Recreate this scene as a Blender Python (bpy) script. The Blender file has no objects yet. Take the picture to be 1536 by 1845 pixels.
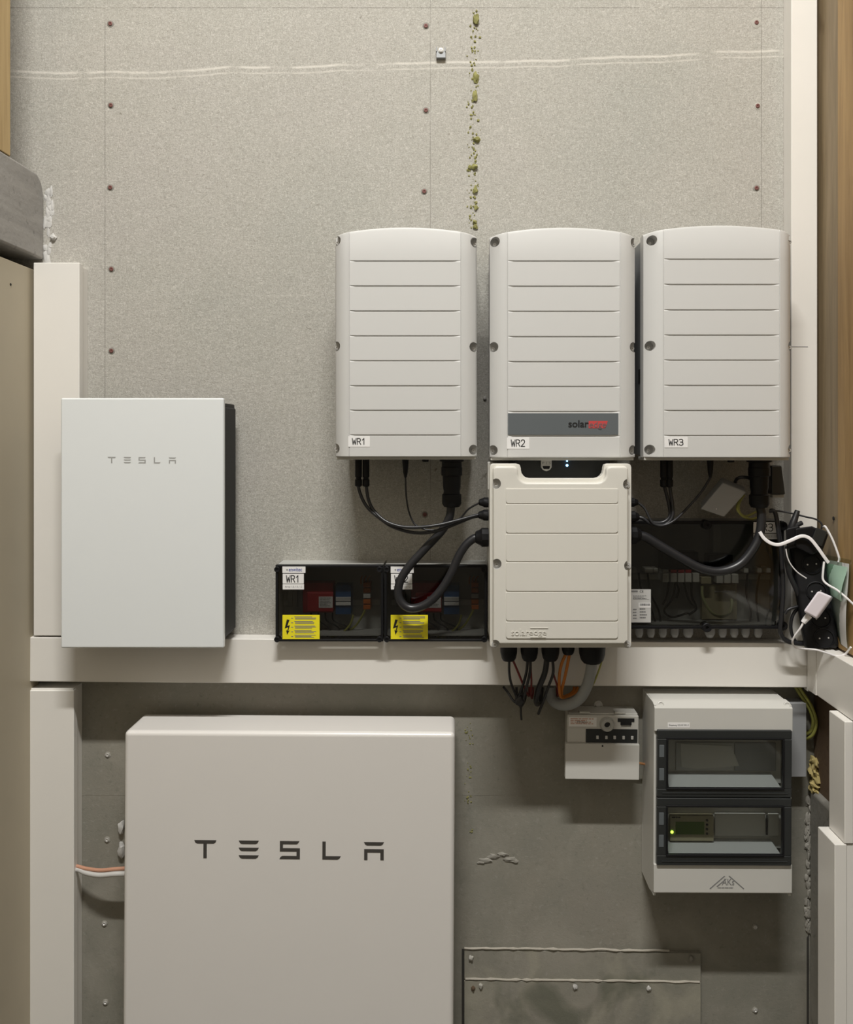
import bpy, bmesh, math, random
from mathutils import Vector, Matrix, noise

# ------------------------------------------------------------------ camera, world, light, exposure
SC = bpy.context.scene
COL = SC.collection
F = 1536.0            # focal length in pixels of the 1536 x 1845 frame
D = 2.09              # distance of the lens from the back wall
EYE = 1.90            # height of the lens
VX, VY = 815.0, 785.0 # where the lens axis meets the frame

cam_data = bpy.data.cameras.new('camera')
cam_data.sensor_fit = 'HORIZONTAL'
cam_data.sensor_width = 36.0
cam_data.lens = 36.0 * F / 1536.0
cam_data.shift_x = (768.0 - VX) / 1536.0
cam_data.shift_y = (VY - 922.5) / 1536.0
cam_data.clip_start = 0.05
cam = bpy.data.objects.new('camera', cam_data)
COL.objects.link(cam)
cam.location = (0, -D, EYE)
cam.rotation_euler = (math.radians(90), 0, 0)
SC.camera = cam

world = bpy.data.worlds.new('world')
SC.world = world
world.use_nodes = True
world.node_tree.nodes['Background'].inputs[0].default_value = (1.0, 0.95, 0.90, 1)
world.node_tree.nodes['Background'].inputs[1].default_value = 0.03

LIGHT_Z, LIGHT_D, LIGHT_X = 5.10, 2.20, -0.10
lamp = bpy.data.lights.new('ceiling_lamp', 'AREA')
lamp.shape = 'RECTANGLE'
lamp.size = 1.25
lamp.size_y = 0.10
lamp.energy = 205.0
lamp.color = (1.0, 0.985, 0.947)
lamp_o = bpy.data.objects.new('ceiling_lamp_light', lamp)
COL.objects.link(lamp_o)
lamp_o.location = (LIGHT_X, -LIGHT_D, LIGHT_Z)

SC.view_settings.view_transform = 'Standard'
SC.view_settings.look = 'None'
SC.view_settings.gamma = 1.0
SC.view_settings.use_curve_mapping = False
SC.view_settings.exposure = 0.0

random.seed(7)
V = Vector

# ------------------------------------------------------------------ helpers
def P(px, py, d):
    """The point of the plane at distance d from the back wall that lies on the sight line through (px, py)."""
    k = (D - d) / F
    return V(((px - VX) * k, -d, EYE - (py - VY) * k))

def L(n, d):                       # a length of n pixels at distance d, in metres
    return n * (D - d) / F

class Shape:
    def __init__(s): s.bm = bmesh.new()
    def hexa(s, front, back):      # two quads, matching corner order
        a = [s.bm.verts.new(p) for p in front]; b = [s.bm.verts.new(p) for p in back]
        n = len(a)
        s.bm.faces.new(a); s.bm.faces.new(b[::-1])
        for i in range(n): s.bm.faces.new((a[i], b[i], b[(i+1) % n], a[(i+1) % n]))
        return s
    def box(s, x0, x1, y0, y1, z0, z1):
        return s.hexa([(x0,y0,z0),(x1,y0,z0),(x1,y0,z1),(x0,y0,z1)], [(x0,y1,z0),(x1,y1,z0),(x1,y1,z1),(x0,y1,z1)])
    def pbox(s, a, b, c, e, df, db):  # pixel rectangle (a,b)-(c,e) of the front face at df, straight back to db
        p, q = P(a, b, df), P(c, e, df)
        return s.box(min(p.x,q.x), max(p.x,q.x), -df, -db, min(p.z,q.z), max(p.z,q.z))
    def prism(s, pts, y0, y1):     # pts = (x, z) outline, from y0 (front) back to y1
        return s.hexa([(x,y0,z) for x,z in pts], [(x,y1,z) for x,z in pts])
    def pprism(s, pp, df, db):
        q = [P(x, y, df) for x, y in pp]
        return s.prism([(v.x, v.z) for v in q], -df, -db)
    def tube(s, pts, r, n=10, steps=6, smooth=True, flat=None):
        pts = [V(p) for p in pts]
        path = []
        if smooth and len(pts) > 2:
            e = [pts[0]*2-pts[1]] + pts + [pts[-1]*2-pts[-2]]
            for i in range(1, len(e)-2):
                p0,p1,p2,p3 = e[i-1],e[i],e[i+1],e[i+2]
                for k in range(steps):
                    t = k/steps
                    path.append(0.5*((2*p1)+(p2-p0)*t+(2*p0-5*p1+4*p2-p3)*t*t+(3*p1-p0-3*p2+p3)*t**3))
            path.append(pts[-1])
        else: path = pts
        rings = []; up = None
        for i, p in enumerate(path):
            t = (path[min(i+1,len(path)-1)] - path[max(i-1,0)]).normalized()
            if up is None:
                up = V((0,-1,0)) if abs(t.y) < .9 else V((1,0,0))
            up = (up - t*up.dot(t)).normalized()
            sd = t.cross(up)
            ra = r(i/(len(path)-1)) if callable(r) else r
            rb = ra if flat is None else flat
            rings.append([s.bm.verts.new(p + up*math.cos(a)*rb + sd*math.sin(a)*ra) for a in [2*math.pi*k/n for k in range(n)]])
        for a, b in zip(rings, rings[1:]):
            for k in range(n): s.bm.faces.new((a[k], a[(k+1)%n], b[(k+1)%n], b[k]))
        s.bm.faces.new(rings[0][::-1]); s.bm.faces.new(rings[-1])
        return s
    def lathe(s, prof, origin, axis, n=20):  # prof = (distance along axis, radius)
        axis = V(axis).normalized(); o = V(origin)
        u = axis.orthogonal().normalized(); w = axis.cross(u)
        rings = []
        for t, r in prof:
            rings.append([s.bm.verts.new(o + axis*t + (u*math.cos(2*math.pi*k/n) + w*math.sin(2*math.pi*k/n))*max(r,1e-5)) for k in range(n)])
        for a, b in zip(rings, rings[1:]):
            for k in range(n): s.bm.faces.new((a[k], a[(k+1)%n], b[(k+1)%n], b[k]))
        s.bm.faces.new(rings[0][::-1]); s.bm.faces.new(rings[-1])
        return s
    def blob(s, c, rx, ry, rz, rough=.3, sub=2, seed=0):
        g = bmesh.ops.create_icosphere(s.bm, subdivisions=sub, radius=1)
        for v in g['verts']:
            k = 1 + rough*noise.noise(v.co*1.7 + V((seed*3.1, seed*1.7, seed)))*1.6
            v.co = V((c[0]+v.co.x*rx*k, c[1]+v.co.y*ry*k, c[2]+v.co.z*rz*k))
        return s
    def merge(s, o, m=None):
        vs = {}
        for v in o.bm.verts: vs[v] = s.bm.verts.new(m @ v.co if m else v.co)
        for f in o.bm.faces: s.bm.faces.new([vs[v] for v in f.verts])
        return s
    def xf(s, m):
        for v in s.bm.verts: v.co = m @ v.co
        return s
    def bevel(s, w, seg=2):
        bmesh.ops.recalc_face_normals(s.bm, faces=s.bm.faces[:])
        es = [e for e in s.bm.edges if len(e.link_faces) == 2 and e.calc_face_angle(0) > .5]
        bmesh.ops.bevel(s.bm, geom=es, offset=w, segments=seg, affect='EDGES', profile=.6, clamp_overlap=True)
        return s

def mesh_of(shape, name, mat, origin, angle=35, recalc=True):
    bm = shape.bm
    if recalc: bmesh.ops.recalc_face_normals(bm, faces=bm.faces[:])
    for v in bm.verts: v.co = v.co - origin
    me = bpy.data.meshes.new(name)
    bm.to_mesh(me); bm.free()
    me.materials.append(mat)
    for p in me.polygons: p.use_smooth = True
    me.set_sharp_from_angle(angle=math.radians(angle))
    return me

def mod_bevel(o, w, seg=2, limit=40):
    m = o.modifiers.new('Bevel', 'BEVEL')
    m.width = w; m.segments = seg; m.limit_method = 'ANGLE'; m.angle_limit = math.radians(limit); m.harden_normals = True

ORIGIN = {}
def props(o, label=None, cat=None, group=None, kind=None):
    for k, v in (('label', label), ('category', cat), ('group', group), ('kind', kind)):
        if v: o[k] = v
    return o

def thing(name, label, cat, loc, group=None, tilt=0.0):
    o = bpy.data.objects.new(name, None)
    o.empty_display_size = .03
    COL.objects.link(o); o.location = loc
    o.rotation_euler = (0, math.radians(tilt), 0)
    ORIGIN[o] = V(loc)
    return props(o, label, cat, group)

def part(name, shape, mat, parent, bev=None, seg=2, label=None, kind=None, angle=35, recalc=True):
    org = ORIGIN[parent]
    o = bpy.data.objects.new(name, mesh_of(shape, name, mat, org, angle, recalc))
    COL.objects.link(o); o.parent = parent; ORIGIN[o] = org
    if bev: mod_bevel(o, bev, seg)
    return props(o, label, None, None, kind)

def single(name, shape, mat, label=None, cat=None, group=None, kind=None, bev=None, seg=2, angle=35, origin=None):
    cs = [v.co for v in shape.bm.verts]
    org = V(origin) if origin is not None else V(((min(c.x for c in cs)+max(c.x for c in cs))/2, (min(c.y for c in cs)+max(c.y for c in cs))/2, min(c.z for c in cs)))
    o = bpy.data.objects.new(name, mesh_of(shape, name, mat, org, angle))
    COL.objects.link(o); o.location = org; ORIGIN[o] = org
    if bev: mod_bevel(o, bev, seg)
    return props(o, label, cat, group, kind)

def cut(o, cutter_shape):
    """Subtract a shape from a part's mesh for good (the cutter is removed again)."""
    org = ORIGIN[o]
    me = mesh_of(cutter_shape, 'cutter', MAT['pocket'], org)
    c = bpy.data.objects.new('cutter', me); COL.objects.link(c)
    c.matrix_world = Matrix.Identity(4)
    keep = o.parent; o.parent = None; loc = o.location.copy(); o.location = (0,0,0)
    m = o.modifiers.new('cut', 'BOOLEAN'); m.operation = 'DIFFERENCE'; m.object = c; m.solver = 'EXACT'; m.material_mode = 'TRANSFER'
    dg = bpy.context.evaluated_depsgraph_get(); dg.update()
    new = bpy.data.meshes.new_from_object(o.evaluated_get(dg))
    o.modifiers.remove(m)
    old = o.data; o.data = new; new.name = old.name
    for p in new.polygons: p.use_smooth = True
    new.set_sharp_from_angle(angle=math.radians(35))
    o.parent = keep; o.location = loc
    bpy.data.objects.remove(c); bpy.data.meshes.remove(me)

def text_shape(txt, x0, y0, x1, y1, d, thick=.0006, shear=0.0, bold=0.0, axis=None):
    """Lettering fitted to the pixel rectangle (x0,y0)-(x1,y1) at distance d."""
    cu = bpy.data.curves.new('text', 'FONT'); cu.body = txt; cu.size = 1; cu.shear = shear; cu.offset = bold
    cu.resolution_u = 4
    to = bpy.data.objects.new('text', cu); COL.objects.link(to)
    dg = bpy.context.evaluated_depsgraph_get(); dg.update()
    me = bpy.data.meshes.new_from_object(to.evaluated_get(dg))
    bpy.data.objects.remove(to); bpy.data.curves.remove(cu)
    s = Shape(); s.bm.from_mesh(me); bpy.data.meshes.remove(me)
    xs = [v.co.x for v in s.bm.verts]; ys = [v.co.y for v in s.bm.verts]
    a, b = P(x0, y1, d), P(x1, y0, d)
    sx = (b.x-a.x)/(max(xs)-min(xs)); sz = (b.z-a.z)/(max(ys)-min(ys))
    mx, my = min(xs), min(ys)
    for v in s.bm.verts: v.co = V((a.x+(v.co.x-mx)*sx, -d, a.z+(v.co.y-my)*sz))
    bmesh.ops.remove_doubles(s.bm, verts=s.bm.verts[:], dist=1e-6)
    g = bmesh.ops.extrude_face_region(s.bm, geom=s.bm.faces[:])
    for e in g['geom']:
        if isinstance(e, bmesh.types.BMVert): e.co.y += thick
    return s

GLYPH = {'W': [[(0,1),(.22,0),(.5,.72),(.78,0),(1,1)]], 'R': [[(.05,0),(.05,1),(.6,1),(.9,.88),(.9,.62),(.6,.5),(.05,.5)],[(.5,.5),(.98,0)]],
         '1': [[(.15,.72),(.55,1),(.55,0)]], '2': [[(.05,.78),(.2,.96),(.5,1),(.8,.95),(.93,.75),(.85,.55),(.05,0),(.97,0)]],
         '3': [[(.05,.92),(.3,1),(.65,1),(.9,.86),(.9,.66),(.65,.53),(.3,.53)],[(.65,.53),(.95,.4),(.95,.15),(.65,0),(.3,0),(.02,.1)]]}
def label_print(txt, x0, y0, x1, y1, d):
    s = Shape(); n = len(txt); w = (x1-x0)/n
    for i, ch in enumerate(txt):
        for line in GLYPH[ch]:
            q = [P(x0+w*(i+.08+.80*u), y1-(y1-y0)*v, d) for u, v in line]
            for a, b in zip(q, q[1:]):
                e = (b-a).normalized()*L(.5, d)
                s.tube([a-e, b+e], L(.85, d), 6, 1, False, .0003)
    return s

def lines_shape(x0, y0, x1, y1, n, d, seed=0, fill=.45, chunks=4, thick=.0003):
    """Rows of tiny print too small to read: short dashes."""
    r = random.Random(seed); s = Shape(); h = (y1-y0)/n
    for i in range(n):
        x = x0; y = y0 + h*i
        end = x1 - (x1-x0)*r.random()*.35
        while x < end:
            w = (x1-x0)*r.uniform(.08, .3)
            s.pbox(x, y, min(x+w, end), y+h*fill, d, d-thick)
            x += w + (x1-x0)*.03
    return s

# ------------------------------------------------------------------ materials
def new_mat(name):
    m = bpy.data.materials.new(name); m.use_nodes = True
    nt = m.node_tree
    return m, nt, nt.nodes['Principled BSDF']

def node(nt, t, **kw):
    n = nt.nodes.new(t)
    for k, v in kw.items():
        if k.startswith('i_'): n.inputs[int(k[2:])].default_value = v
        else: setattr(n, k, v)
    return n

def srgb(r, g, b):
    f = lambda c: ((c/255+.055)/1.055)**2.4 if c > 10 else c/255/12.92
    return (f(r), f(g), f(b))

def plain(name, col, rough=.5, metal=0.0, bump=0.0, scale=400, mottle=0.04, spec=.5, coat=0.0):
    m, nt, b = new_mat(name)
    b.inputs['Roughness'].default_value = rough; b.inputs['Metallic'].default_value = metal
    b.inputs['Specular IOR Level'].default_value = spec
    if coat: b.inputs['Coat Weight'].default_value = coat; b.inputs['Coat Roughness'].default_value = .05
    tc = node(nt, 'ShaderNodeTexCoord')
    nz = node(nt, 'ShaderNodeTexNoise'); nz.inputs['Scale'].default_value = 9; nz.inputs['Detail'].default_value = 4
    nt.links.new(tc.outputs['Object'], nz.inputs['Vector'])
    mx = node(nt, 'ShaderNodeMix', data_type='RGBA')
    mx.inputs[6].default_value = (*[c*(1-mottle) for c in col], 1); mx.inputs[7].default_value = (*[min(1, c*(1+mottle)) for c in col], 1)
    nt.links.new(nz.outputs['Fac'], mx.inputs[0]); nt.links.new(mx.outputs[2], b.inputs['Base Color'])
    if bump:
        n2 = node(nt, 'ShaderNodeTexNoise'); n2.inputs['Scale'].default_value = scale; n2.inputs['Detail'].default_value = 2
        nt.links.new(tc.outputs['Object'], n2.inputs['Vector'])
        bp = node(nt, 'ShaderNodeBump'); bp.inputs['Strength'].default_value = bump; bp.inputs['Distance'].default_value = .001
        nt.links.new(n2.outputs['Fac'], bp.inputs['Height']); nt.links.new(bp.outputs['Normal'], b.inputs['Normal'])
    return m

def glow(name, col, strength):
    m, nt, b = new_mat(name)
    b.inputs['Base Color'].default_value = (*col, 1)
    b.inputs['Emission Color'].default_value = (*col, 1); b.inputs['Emission Strength'].default_value = strength
    return m

class NB:
    """Tiny expression builder for shader maths."""
    def __init__(s, nt): s.nt = nt
    def m(s, op, a, b=None, c=None):
        n = s.nt.nodes.new('ShaderNodeMath'); n.operation = op
        for i, v in enumerate((a, b, c)):
            if v is None: continue
            if isinstance(v, (int, float)): n.inputs[i].default_value = v
            else: s.nt.links.new(v, n.inputs[i])
        return n.outputs[0]
    def noise(s, vec, scale, detail=3, rough=.5, dist=0):
        n = s.nt.nodes.new('ShaderNodeTexNoise'); n.inputs['Scale'].default_value = scale; n.inputs['Detail'].default_value = detail
        n.inputs['Roughness'].default_value = rough; n.inputs['Distortion'].default_value = dist
        s.nt.links.new(vec, n.inputs['Vector']); return n.outputs['Fac']
    def mapping(s, vec, scale):
        n = s.nt.nodes.new('ShaderNodeMapping'); n.inputs['Scale'].default_value = scale
        s.nt.links.new(vec, n.inputs['Vector']); return n.outputs[0]
    def ramp(s, fac, stops):
        n = s.nt.nodes.new('ShaderNodeValToRGB'); e = n.color_ramp.elements
        while len(e) < len(stops): e.new(.5)
        for i, (p, c) in enumerate(stops): e[i].position = p; e[i].color = (*c, 1) if len(c) == 3 else c
        s.nt.links.new(fac, n.inputs[0]); return n.outputs[0]
    def mix(s, fac, a, b, blend='MIX'):
        n = s.nt.nodes.new('ShaderNodeMix'); n.data_type = 'RGBA'; n.blend_type = blend
        for i, v in ((0, fac), (6, a), (7, b)):
            if isinstance(v, (int, float)): n.inputs[i].default_value = v
            elif isinstance(v, tuple): n.inputs[i].default_value = (*v, 1)
            else: s.nt.links.new(v, n.inputs[i])
        return n.outputs[2]
    def band(s, x, centre, half):      # 1 on a line |x - centre| < half, soft
        d = s.m('ABSOLUTE', s.m('SUBTRACT', x, centre))
        return s.m('SUBTRACT', 1.0, s.m('SMOOTH_MIN', 1.0, s.m('DIVIDE', d, half), .2))

def pane_mat(name, tint, gloss=.06, rough=.05):
    m = bpy.data.materials.new(name); m.use_nodes = True
    nt = m.node_tree; nt.nodes.clear()
    out = node(nt, 'ShaderNodeOutputMaterial')
    tr = node(nt, 'ShaderNodeBsdfTransparent'); tr.inputs[0].default_value = (*tint, 1)
    gl = node(nt, 'ShaderNodeBsdfGlossy'); gl.inputs[0].default_value = (1,1,1,1); gl.inputs['Roughness'].default_value = rough
    e = NB(nt); geo = node(nt, 'ShaderNodeNewGeometry')
    dot = node(nt, 'ShaderNodeVectorMath', operation='DOT_PRODUCT')
    nt.links.new(geo.outputs['Incoming'], dot.inputs[0]); nt.links.new(geo.outputs['Normal'], dot.inputs[1])
    k = e.m('POWER', e.m('SUBTRACT', 1.0, e.m('ABSOLUTE', dot.outputs['Value'])), 5.0)
    mix = node(nt, 'ShaderNodeMixShader')
    nt.links.new(e.m('MULTIPLY_ADD', k, .9, .035), mix.inputs[0]); nt.links.new(tr.outputs[0], mix.inputs[1]); nt.links.new(gl.outputs[0], mix.inputs[2])
    nt.links.new(mix.outputs[0], out.inputs[0])
    return m

def cement_mat(name, lower=False, stained=False):
    m, nt, b = new_mat(name); e = NB(nt)
    geo = node(nt, 'ShaderNodeNewGeometry'); pos = geo.outputs['Position']
    sep = node(nt, 'ShaderNodeSeparateXYZ'); nt.links.new(pos, sep.inputs[0])
    x, z = sep.outputs[0], sep.outputs[2]
    big = e.noise(pos, 1.7, 4, .55); mid = e.noise(pos, 9, 5, .6); fine = e.noise(pos, 95, 4, .65, .6)
    fib = e.noise(e.mapping(pos, (70, 70, 150)), 1.0, 3, .7, 2.5)
    if lower:
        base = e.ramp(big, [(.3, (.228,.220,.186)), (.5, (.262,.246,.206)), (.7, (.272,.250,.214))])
        base = e.mix(e.ramp(mid, [(.35,(.0,)*3), (.7,(.35,)*3)]), base, (.20,.205,.175))
        base = e.mix(e.ramp(fine, [(.58,(0,)*3), (.72,(.45,)*3)]), base, (.36,.345,.31))
        base = e.mix(e.ramp(fine, [(.28,(.5,)*3), (.42,(0,)*3)]), base, (.15,.145,.12))
        base = e.mix(e.ramp(e.noise(pos, 4.3, 5, .6, .8), [(.50,(0,)*3), (.68,(.55,)*3)]), base, (.33,.31,.265))
        base = e.mix(e.ramp(e.noise(pos, 3.1, 4, .6, .5), [(.30,(.6,)*3), (.48,(0,)*3)]), base, (.188,.187,.155))
    else:
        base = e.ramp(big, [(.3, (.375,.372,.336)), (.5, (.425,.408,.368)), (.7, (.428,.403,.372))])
        base = e.mix(e.ramp(mid, [(.3,(0,)*3), (.7,(.4,)*3)]), base, (.36,.352,.308))
        fa = e.noise(e.mapping(pos, (420, 1, 130)), 1.0, 2, .5, 1.6); fb = e.noise(e.mapping(pos, (130, 1, 420)), 1.0, 2, .5, 1.6)
        fc = e.noise(pos, 230, 2, .5, 2.0)
        for f_, lo, hi in ((fa, .52, .42), (fb, .52, .42), (fc, .48, .34)):
            base = e.mix(e.ramp(f_, [(.32,(lo,)*3), (.46,(0,)*3)]), base, (.285,.27,.235))
            base = e.mix(e.ramp(f_, [(.55,(0,)*3), (.70,(hi,)*3)]), base, (.68,.66,.61))
        base = e.mix(e.ramp(e.noise(pos, 52, 2, .5, .8), [(.20,(.75,)*3), (.27,(0,)*3)]), base, (.20,.18,.145))
        # a pale splash line left by slurry
        wob = e.m('MULTIPLY', e.m('SUBTRACT', e.noise(e.mapping(pos, (2.2, 0, 0)), 1.0, 3), .5), .05)
        zl = P(0, 112, 0).z
        tgt = e.m('ADD', e.m('MULTIPLY_ADD', x, .028, zl), wob)
        w1 = e.band(e.m('SUBTRACT', z, tgt), 0.0, .0045)
        w2 = e.band(e.m('SUBTRACT', z, tgt), -.014, .003)
        brk = e.ramp(e.noise(pos, 14, 3), [(.34,(0,)*3), (.5,(1,)*3)])
        base = e.mix(e.m('MULTIPLY', e.m('MULTIPLY', w1, brk), .8), base, (.70,.67,.61))
        base = e.mix(e.m('MULTIPLY', e.m('MULTIPLY', w2, brk), .55), base, (.68,.65,.59))
        # faint trowel streaks
        zs = P(0, 530, 0).z
        w3 = e.band(e.m('ADD', z, wob), zs, .012)
        st = e.ramp(e.noise(e.mapping(pos, (6, 1, 240)), 1.0, 3), [(.52,(0,)*3), (.66,(.6,)*3)])
        base = e.mix(e.m('MULTIPLY', w3, st), base, (.55,.53,.48))
        # pencil marks of the fixing lines
        for px in (189, 775, 1371):
            ln = e.m('MULTIPLY', e.band(x, P(px, 0, 0).x, .0014), e.ramp(e.noise(pos, 7, 3), [(.3,(0,)*3), (.5,(.75,)*3)]))
            base = e.mix(ln, base, (.17,.16,.14))
        ln = e.m('MULTIPLY', e.band(z, P(0, 14, 0).z, .0014), e.ramp(e.noise(pos, 7, 3), [(.3,(0,)*3), (.5,(.7,)*3)]))
        base = e.mix(ln, base, (.17,.16,.14))
    if stained:
        base = e.mix(e.ramp(e.noise(pos, 7, 4, .55, .6), [(.46,(0,)*3), (.62,(.65,)*3)]), base, (.36,.34,.27))
        base = e.mix(e.ramp(e.noise(pos, 5.2, 3, .5, .9), [(.56,(0,)*3), (.68,(.7,)*3)]), base, (.11,.115,.085))
    nt.links.new(base, b.inputs['Base Color'])
    b.inputs['Roughness'].default_value = .8 if not lower else .7
    b.inputs['Specular IOR Level'].default_value = .25
    h = e.m('ADD', e.m('MULTIPLY', fine, 1.0), e.m('MULTIPLY', fib, .6))
    bp = node(nt, 'ShaderNodeBump'); bp.inputs['Strength'].default_value = .22 if lower else .45; bp.inputs['Distance'].default_value = .0022
    nt.links.new(h, bp.inputs['Height']); nt.links.new(bp.outputs[0], b.inputs['Normal'])
    return m

def wood_mat(name, c1, c2, dark, grain=(26, 26, 1.6), rough=.55):
    m, nt, b = new_mat(name); e = NB(nt)
    tc = node(nt, 'ShaderNodeTexCoord'); pos = tc.outputs['Object']
    g = e.noise(e.mapping(pos, grain), 1.0, 5, .6, 1.2)
    g2 = e.noise(e.mapping(pos, tuple(v*4 for v in grain)), 1.0, 4, .6)
    kn = e.noise(e.mapping(pos, (grain[0]*.8, grain[1]*.8, 6)), 1.0, 1)
    base = e.ramp(g, [(.32, c1), (.66, c2)])
    base = e.mix(e.ramp(g2, [(.5,(0,)*3), (.8,(.4,)*3)]), base, dark)
    base = e.mix(e.ramp(kn, [(.72,(0,)*3), (.78,(.8,)*3)]), base, dark)
    nt.links.new(base, b.inputs['Base Color']); b.inputs['Roughness'].default_value = rough
    bp = node(nt, 'ShaderNodeBump'); bp.inputs['Strength'].default_value = .15; bp.inputs['Distance'].default_value = .001
    nt.links.new(g2, bp.inputs['Height']); nt.links.new(bp.outputs[0], b.inputs['Normal'])
    return m

def concrete_mat(name, c1, c2, grain=(5, 5, 5), bump=.4):
    m, nt, b = new_mat(name); e = NB(nt)
    tc = node(nt, 'ShaderNodeTexCoord'); pos = tc.outputs['Object']
    g = e.noise(e.mapping(pos, grain), 1.0, 6, .6, .4); f = e.noise(pos, 60, 4, .6)
    base = e.ramp(g, [(.3, c1), (.7, c2)])
    base = e.mix(e.ramp(f, [(.28,(.6,)*3), (.4,(0,)*3)]), base, tuple(v*.5 for v in c1))
    nt.links.new(base, b.inputs['Base Color']); b.inputs['Roughness'].default_value = .8
    bp = node(nt, 'ShaderNodeBump'); bp.inputs['Strength'].default_value = bump; bp.inputs['Distance'].default_value = .003
    nt.links.new(e.m('ADD', f, g), bp.inputs['Height']); nt.links.new(bp.outputs[0], b.inputs['Normal'])
    return m

MAT = {
    'cement': cement_mat('cement_board'), 'cement_low': cement_mat('cement_board_smooth', True),
    'cement_stain': cement_mat('stained_cement_board', True, True), 'gap': plain('gap_shade', (.045,.042,.036), .9), 'cement_mid': cement_mat('cement_board_grey', True), 'concrete': concrete_mat('grey_concrete', (.26,.25,.235), (.36,.345,.325), (3, 3, 22)),  # 'gap' is a dark tone that paints recess shade on flush strips
    'concrete_low': concrete_mat('dull_concrete', (.20,.19,.165), (.27,.26,.23)),
    'room': concrete_mat('dim_plaster', (.17,.155,.13), (.21,.19,.16), (2,2,2), .1),
    'floor': concrete_mat('screed', (.16,.15,.13), (.20,.19,.17)),
    'beige': plain('beige_panel', (.44,.385,.285), .5, mottle=.06),
    'wood': wood_mat('pine_panel', (.30,.185,.075), (.46,.30,.13), (.17,.09,.035)),
    'wood_grey': wood_mat('weathered_pine', (.21,.155,.085), (.30,.225,.135), (.12,.08,.04)),
    'wood_post': wood_mat('pale_pine', (.42,.29,.13), (.52,.38,.19), (.30,.19,.08)),
    'brown': concrete_mat('brown_board', (.115,.075,.045), (.15,.10,.06)),
    'inverter': plain('white_powder_coat', (.585,.582,.568), .42, bump=.05, scale=900, mottle=.015),
    'cream': plain('cream_powder_coat', (.655,.635,.580), .40, bump=.06, scale=900, mottle=.015),
    'trunk': plain('warm_white_trunking', (.765,.74,.695), .38, mottle=.025),
    'battery': plain('satin_white_steel', (.705,.68,.65), .28, mottle=.015, coat=.2),
    'glass_white': plain('white_backed_glass', (.745,.77,.775), .18, mottle=.01, coat=.6),
    'metal_body': plain('grey_metal_housing', (.29,.30,.31), .45, .3, mottle=.06),
    'metal': plain('screw_steel', (.62,.61,.59), .3, .45),
    'pocket': plain('die_cast_grey', (.55,.545,.53), .4, .1),
    'black': plain('black_plastic', (.007,.007,.008), .5, spec=.25),
    'black_soft': plain('black_rubber', (.017,.017,.019), .36, mottle=.1),
    'hole': plain('dark_cavity', (.01,.009,.008), .9),
    'dark': plain('charcoal_plastic', (.022,.024,.024), .35),
    'grey_box': plain('light_grey_plastic', (.45,.45,.43), .45, mottle=.03),
    'grey_mid': plain('mid_grey_plastic', (.30,.305,.31), .5),
    'hood': plain('grey_white_plastic', (.56,.55,.515), .38, bump=.03, mottle=.02),
    'olive': plain('olive_grey_plastic', (.33,.30,.20), .5),
    'sill': plain('sill_plastic', (.37,.375,.37), .45), 'dull_wire': plain('pale_olive_sheath', (.30,.32,.17), .5),
    'red': plain('red_plastic', (.36,.022,.028), .4), 'blue': plain('blue_plastic', (.03,.09,.22), .4),
    'orange': plain('orange_plastic', (.50,.13,.02), .45), 'orange_wire': plain('orange_sheath', (.50,.16,.015), .45),
    'red_wire': plain('red_sheath', (.16,.015,.012), .45), 'grey_wire': plain('grey_sheath', (.30,.31,.31), .5),
    'pink_wire': plain('salmon_sheath', (.50,.26,.17), .5), 'pale_wire': plain('pale_grey_sheath', (.52,.51,.49), .45),
    'earth_wire': plain('green_yellow_sheath', (.36,.36,.09), .45), 'copper': plain('copper', (.55,.27,.12), .35, .5),
    'white': plain('white_plastic', (.76,.74,.74), .35), 'lilac': plain('lilac_white_plastic', (.74,.69,.74), .33),
    'paper': plain('white_label', (.80,.79,.78), .5), 'paper_grey': plain('silver_label', (.55,.545,.53), .45),
    'yellow': plain('yellow_label', (.82,.72,.02), .45), 'ink': plain('black_ink', (.010,.010,.011), .5),
    'ink_grey': plain('grey_ink', (.20,.20,.20), .5), 'ink_soft': plain('pale_grey_ink', (.34,.34,.33), .5),
    'ink_blue': plain('blue_ink', (.05,.07,.30), .5), 'ink_red': plain('red_ink', (.45,.05,.05), .5),
    'plate': plain('slate_grey_plate', (.105,.118,.125), .5), 'plate_red': plain('red_print', (.50,.055,.055), .5),
    'screw_red': plain('rusty_screw', (.17,.07,.06), .6, .2), 'plug': plain('screw_plug', (.42,.405,.36), .8),
    'foam': plain('yellow_foam', (.46,.37,.15), .9, bump=.6, scale=120, mottle=.3),
    'moss': plain('olive_filler', (.25,.24,.085), .9, bump=.5, scale=200, mottle=.35),
    'putty': plain('white_mortar', (.52,.51,.49), .85, bump=.5, scale=150, mottle=.15),
    'crust': plain('grey_mortar', (.30,.285,.25), .85, bump=.5, scale=150, mottle=.15), 'edge_fray': plain('frayed_board_edge', (.40,.37,.315), .85, bump=.5, scale=160, mottle=.15),
    'sleeve': pane_mat('clear_sleeve', (.88,.92,.89)), 'green_paper': plain('green_paper', (.45,.66,.52), .6),
    'smoke': pane_mat('smoked_cover', (.585,.585,.575), rough=.03), 'window': pane_mat('clear_window', (.86,.875,.87), rough=.03),
    'smoke_dark': pane_mat('dark_smoked_cover', (.585,.585,.565), rough=.06),
    'led_blue': glow('blue_led', (.20,.55,1.0), 9), 'led_green': glow('green_led', (.45,1.0,.05), 6),
    'lcd': plain('green_lcd', (.075,.13,.02), .3), 'lamp': glow('lamp_diffuser', (1.0,.93,.80), 6),
}

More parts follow.
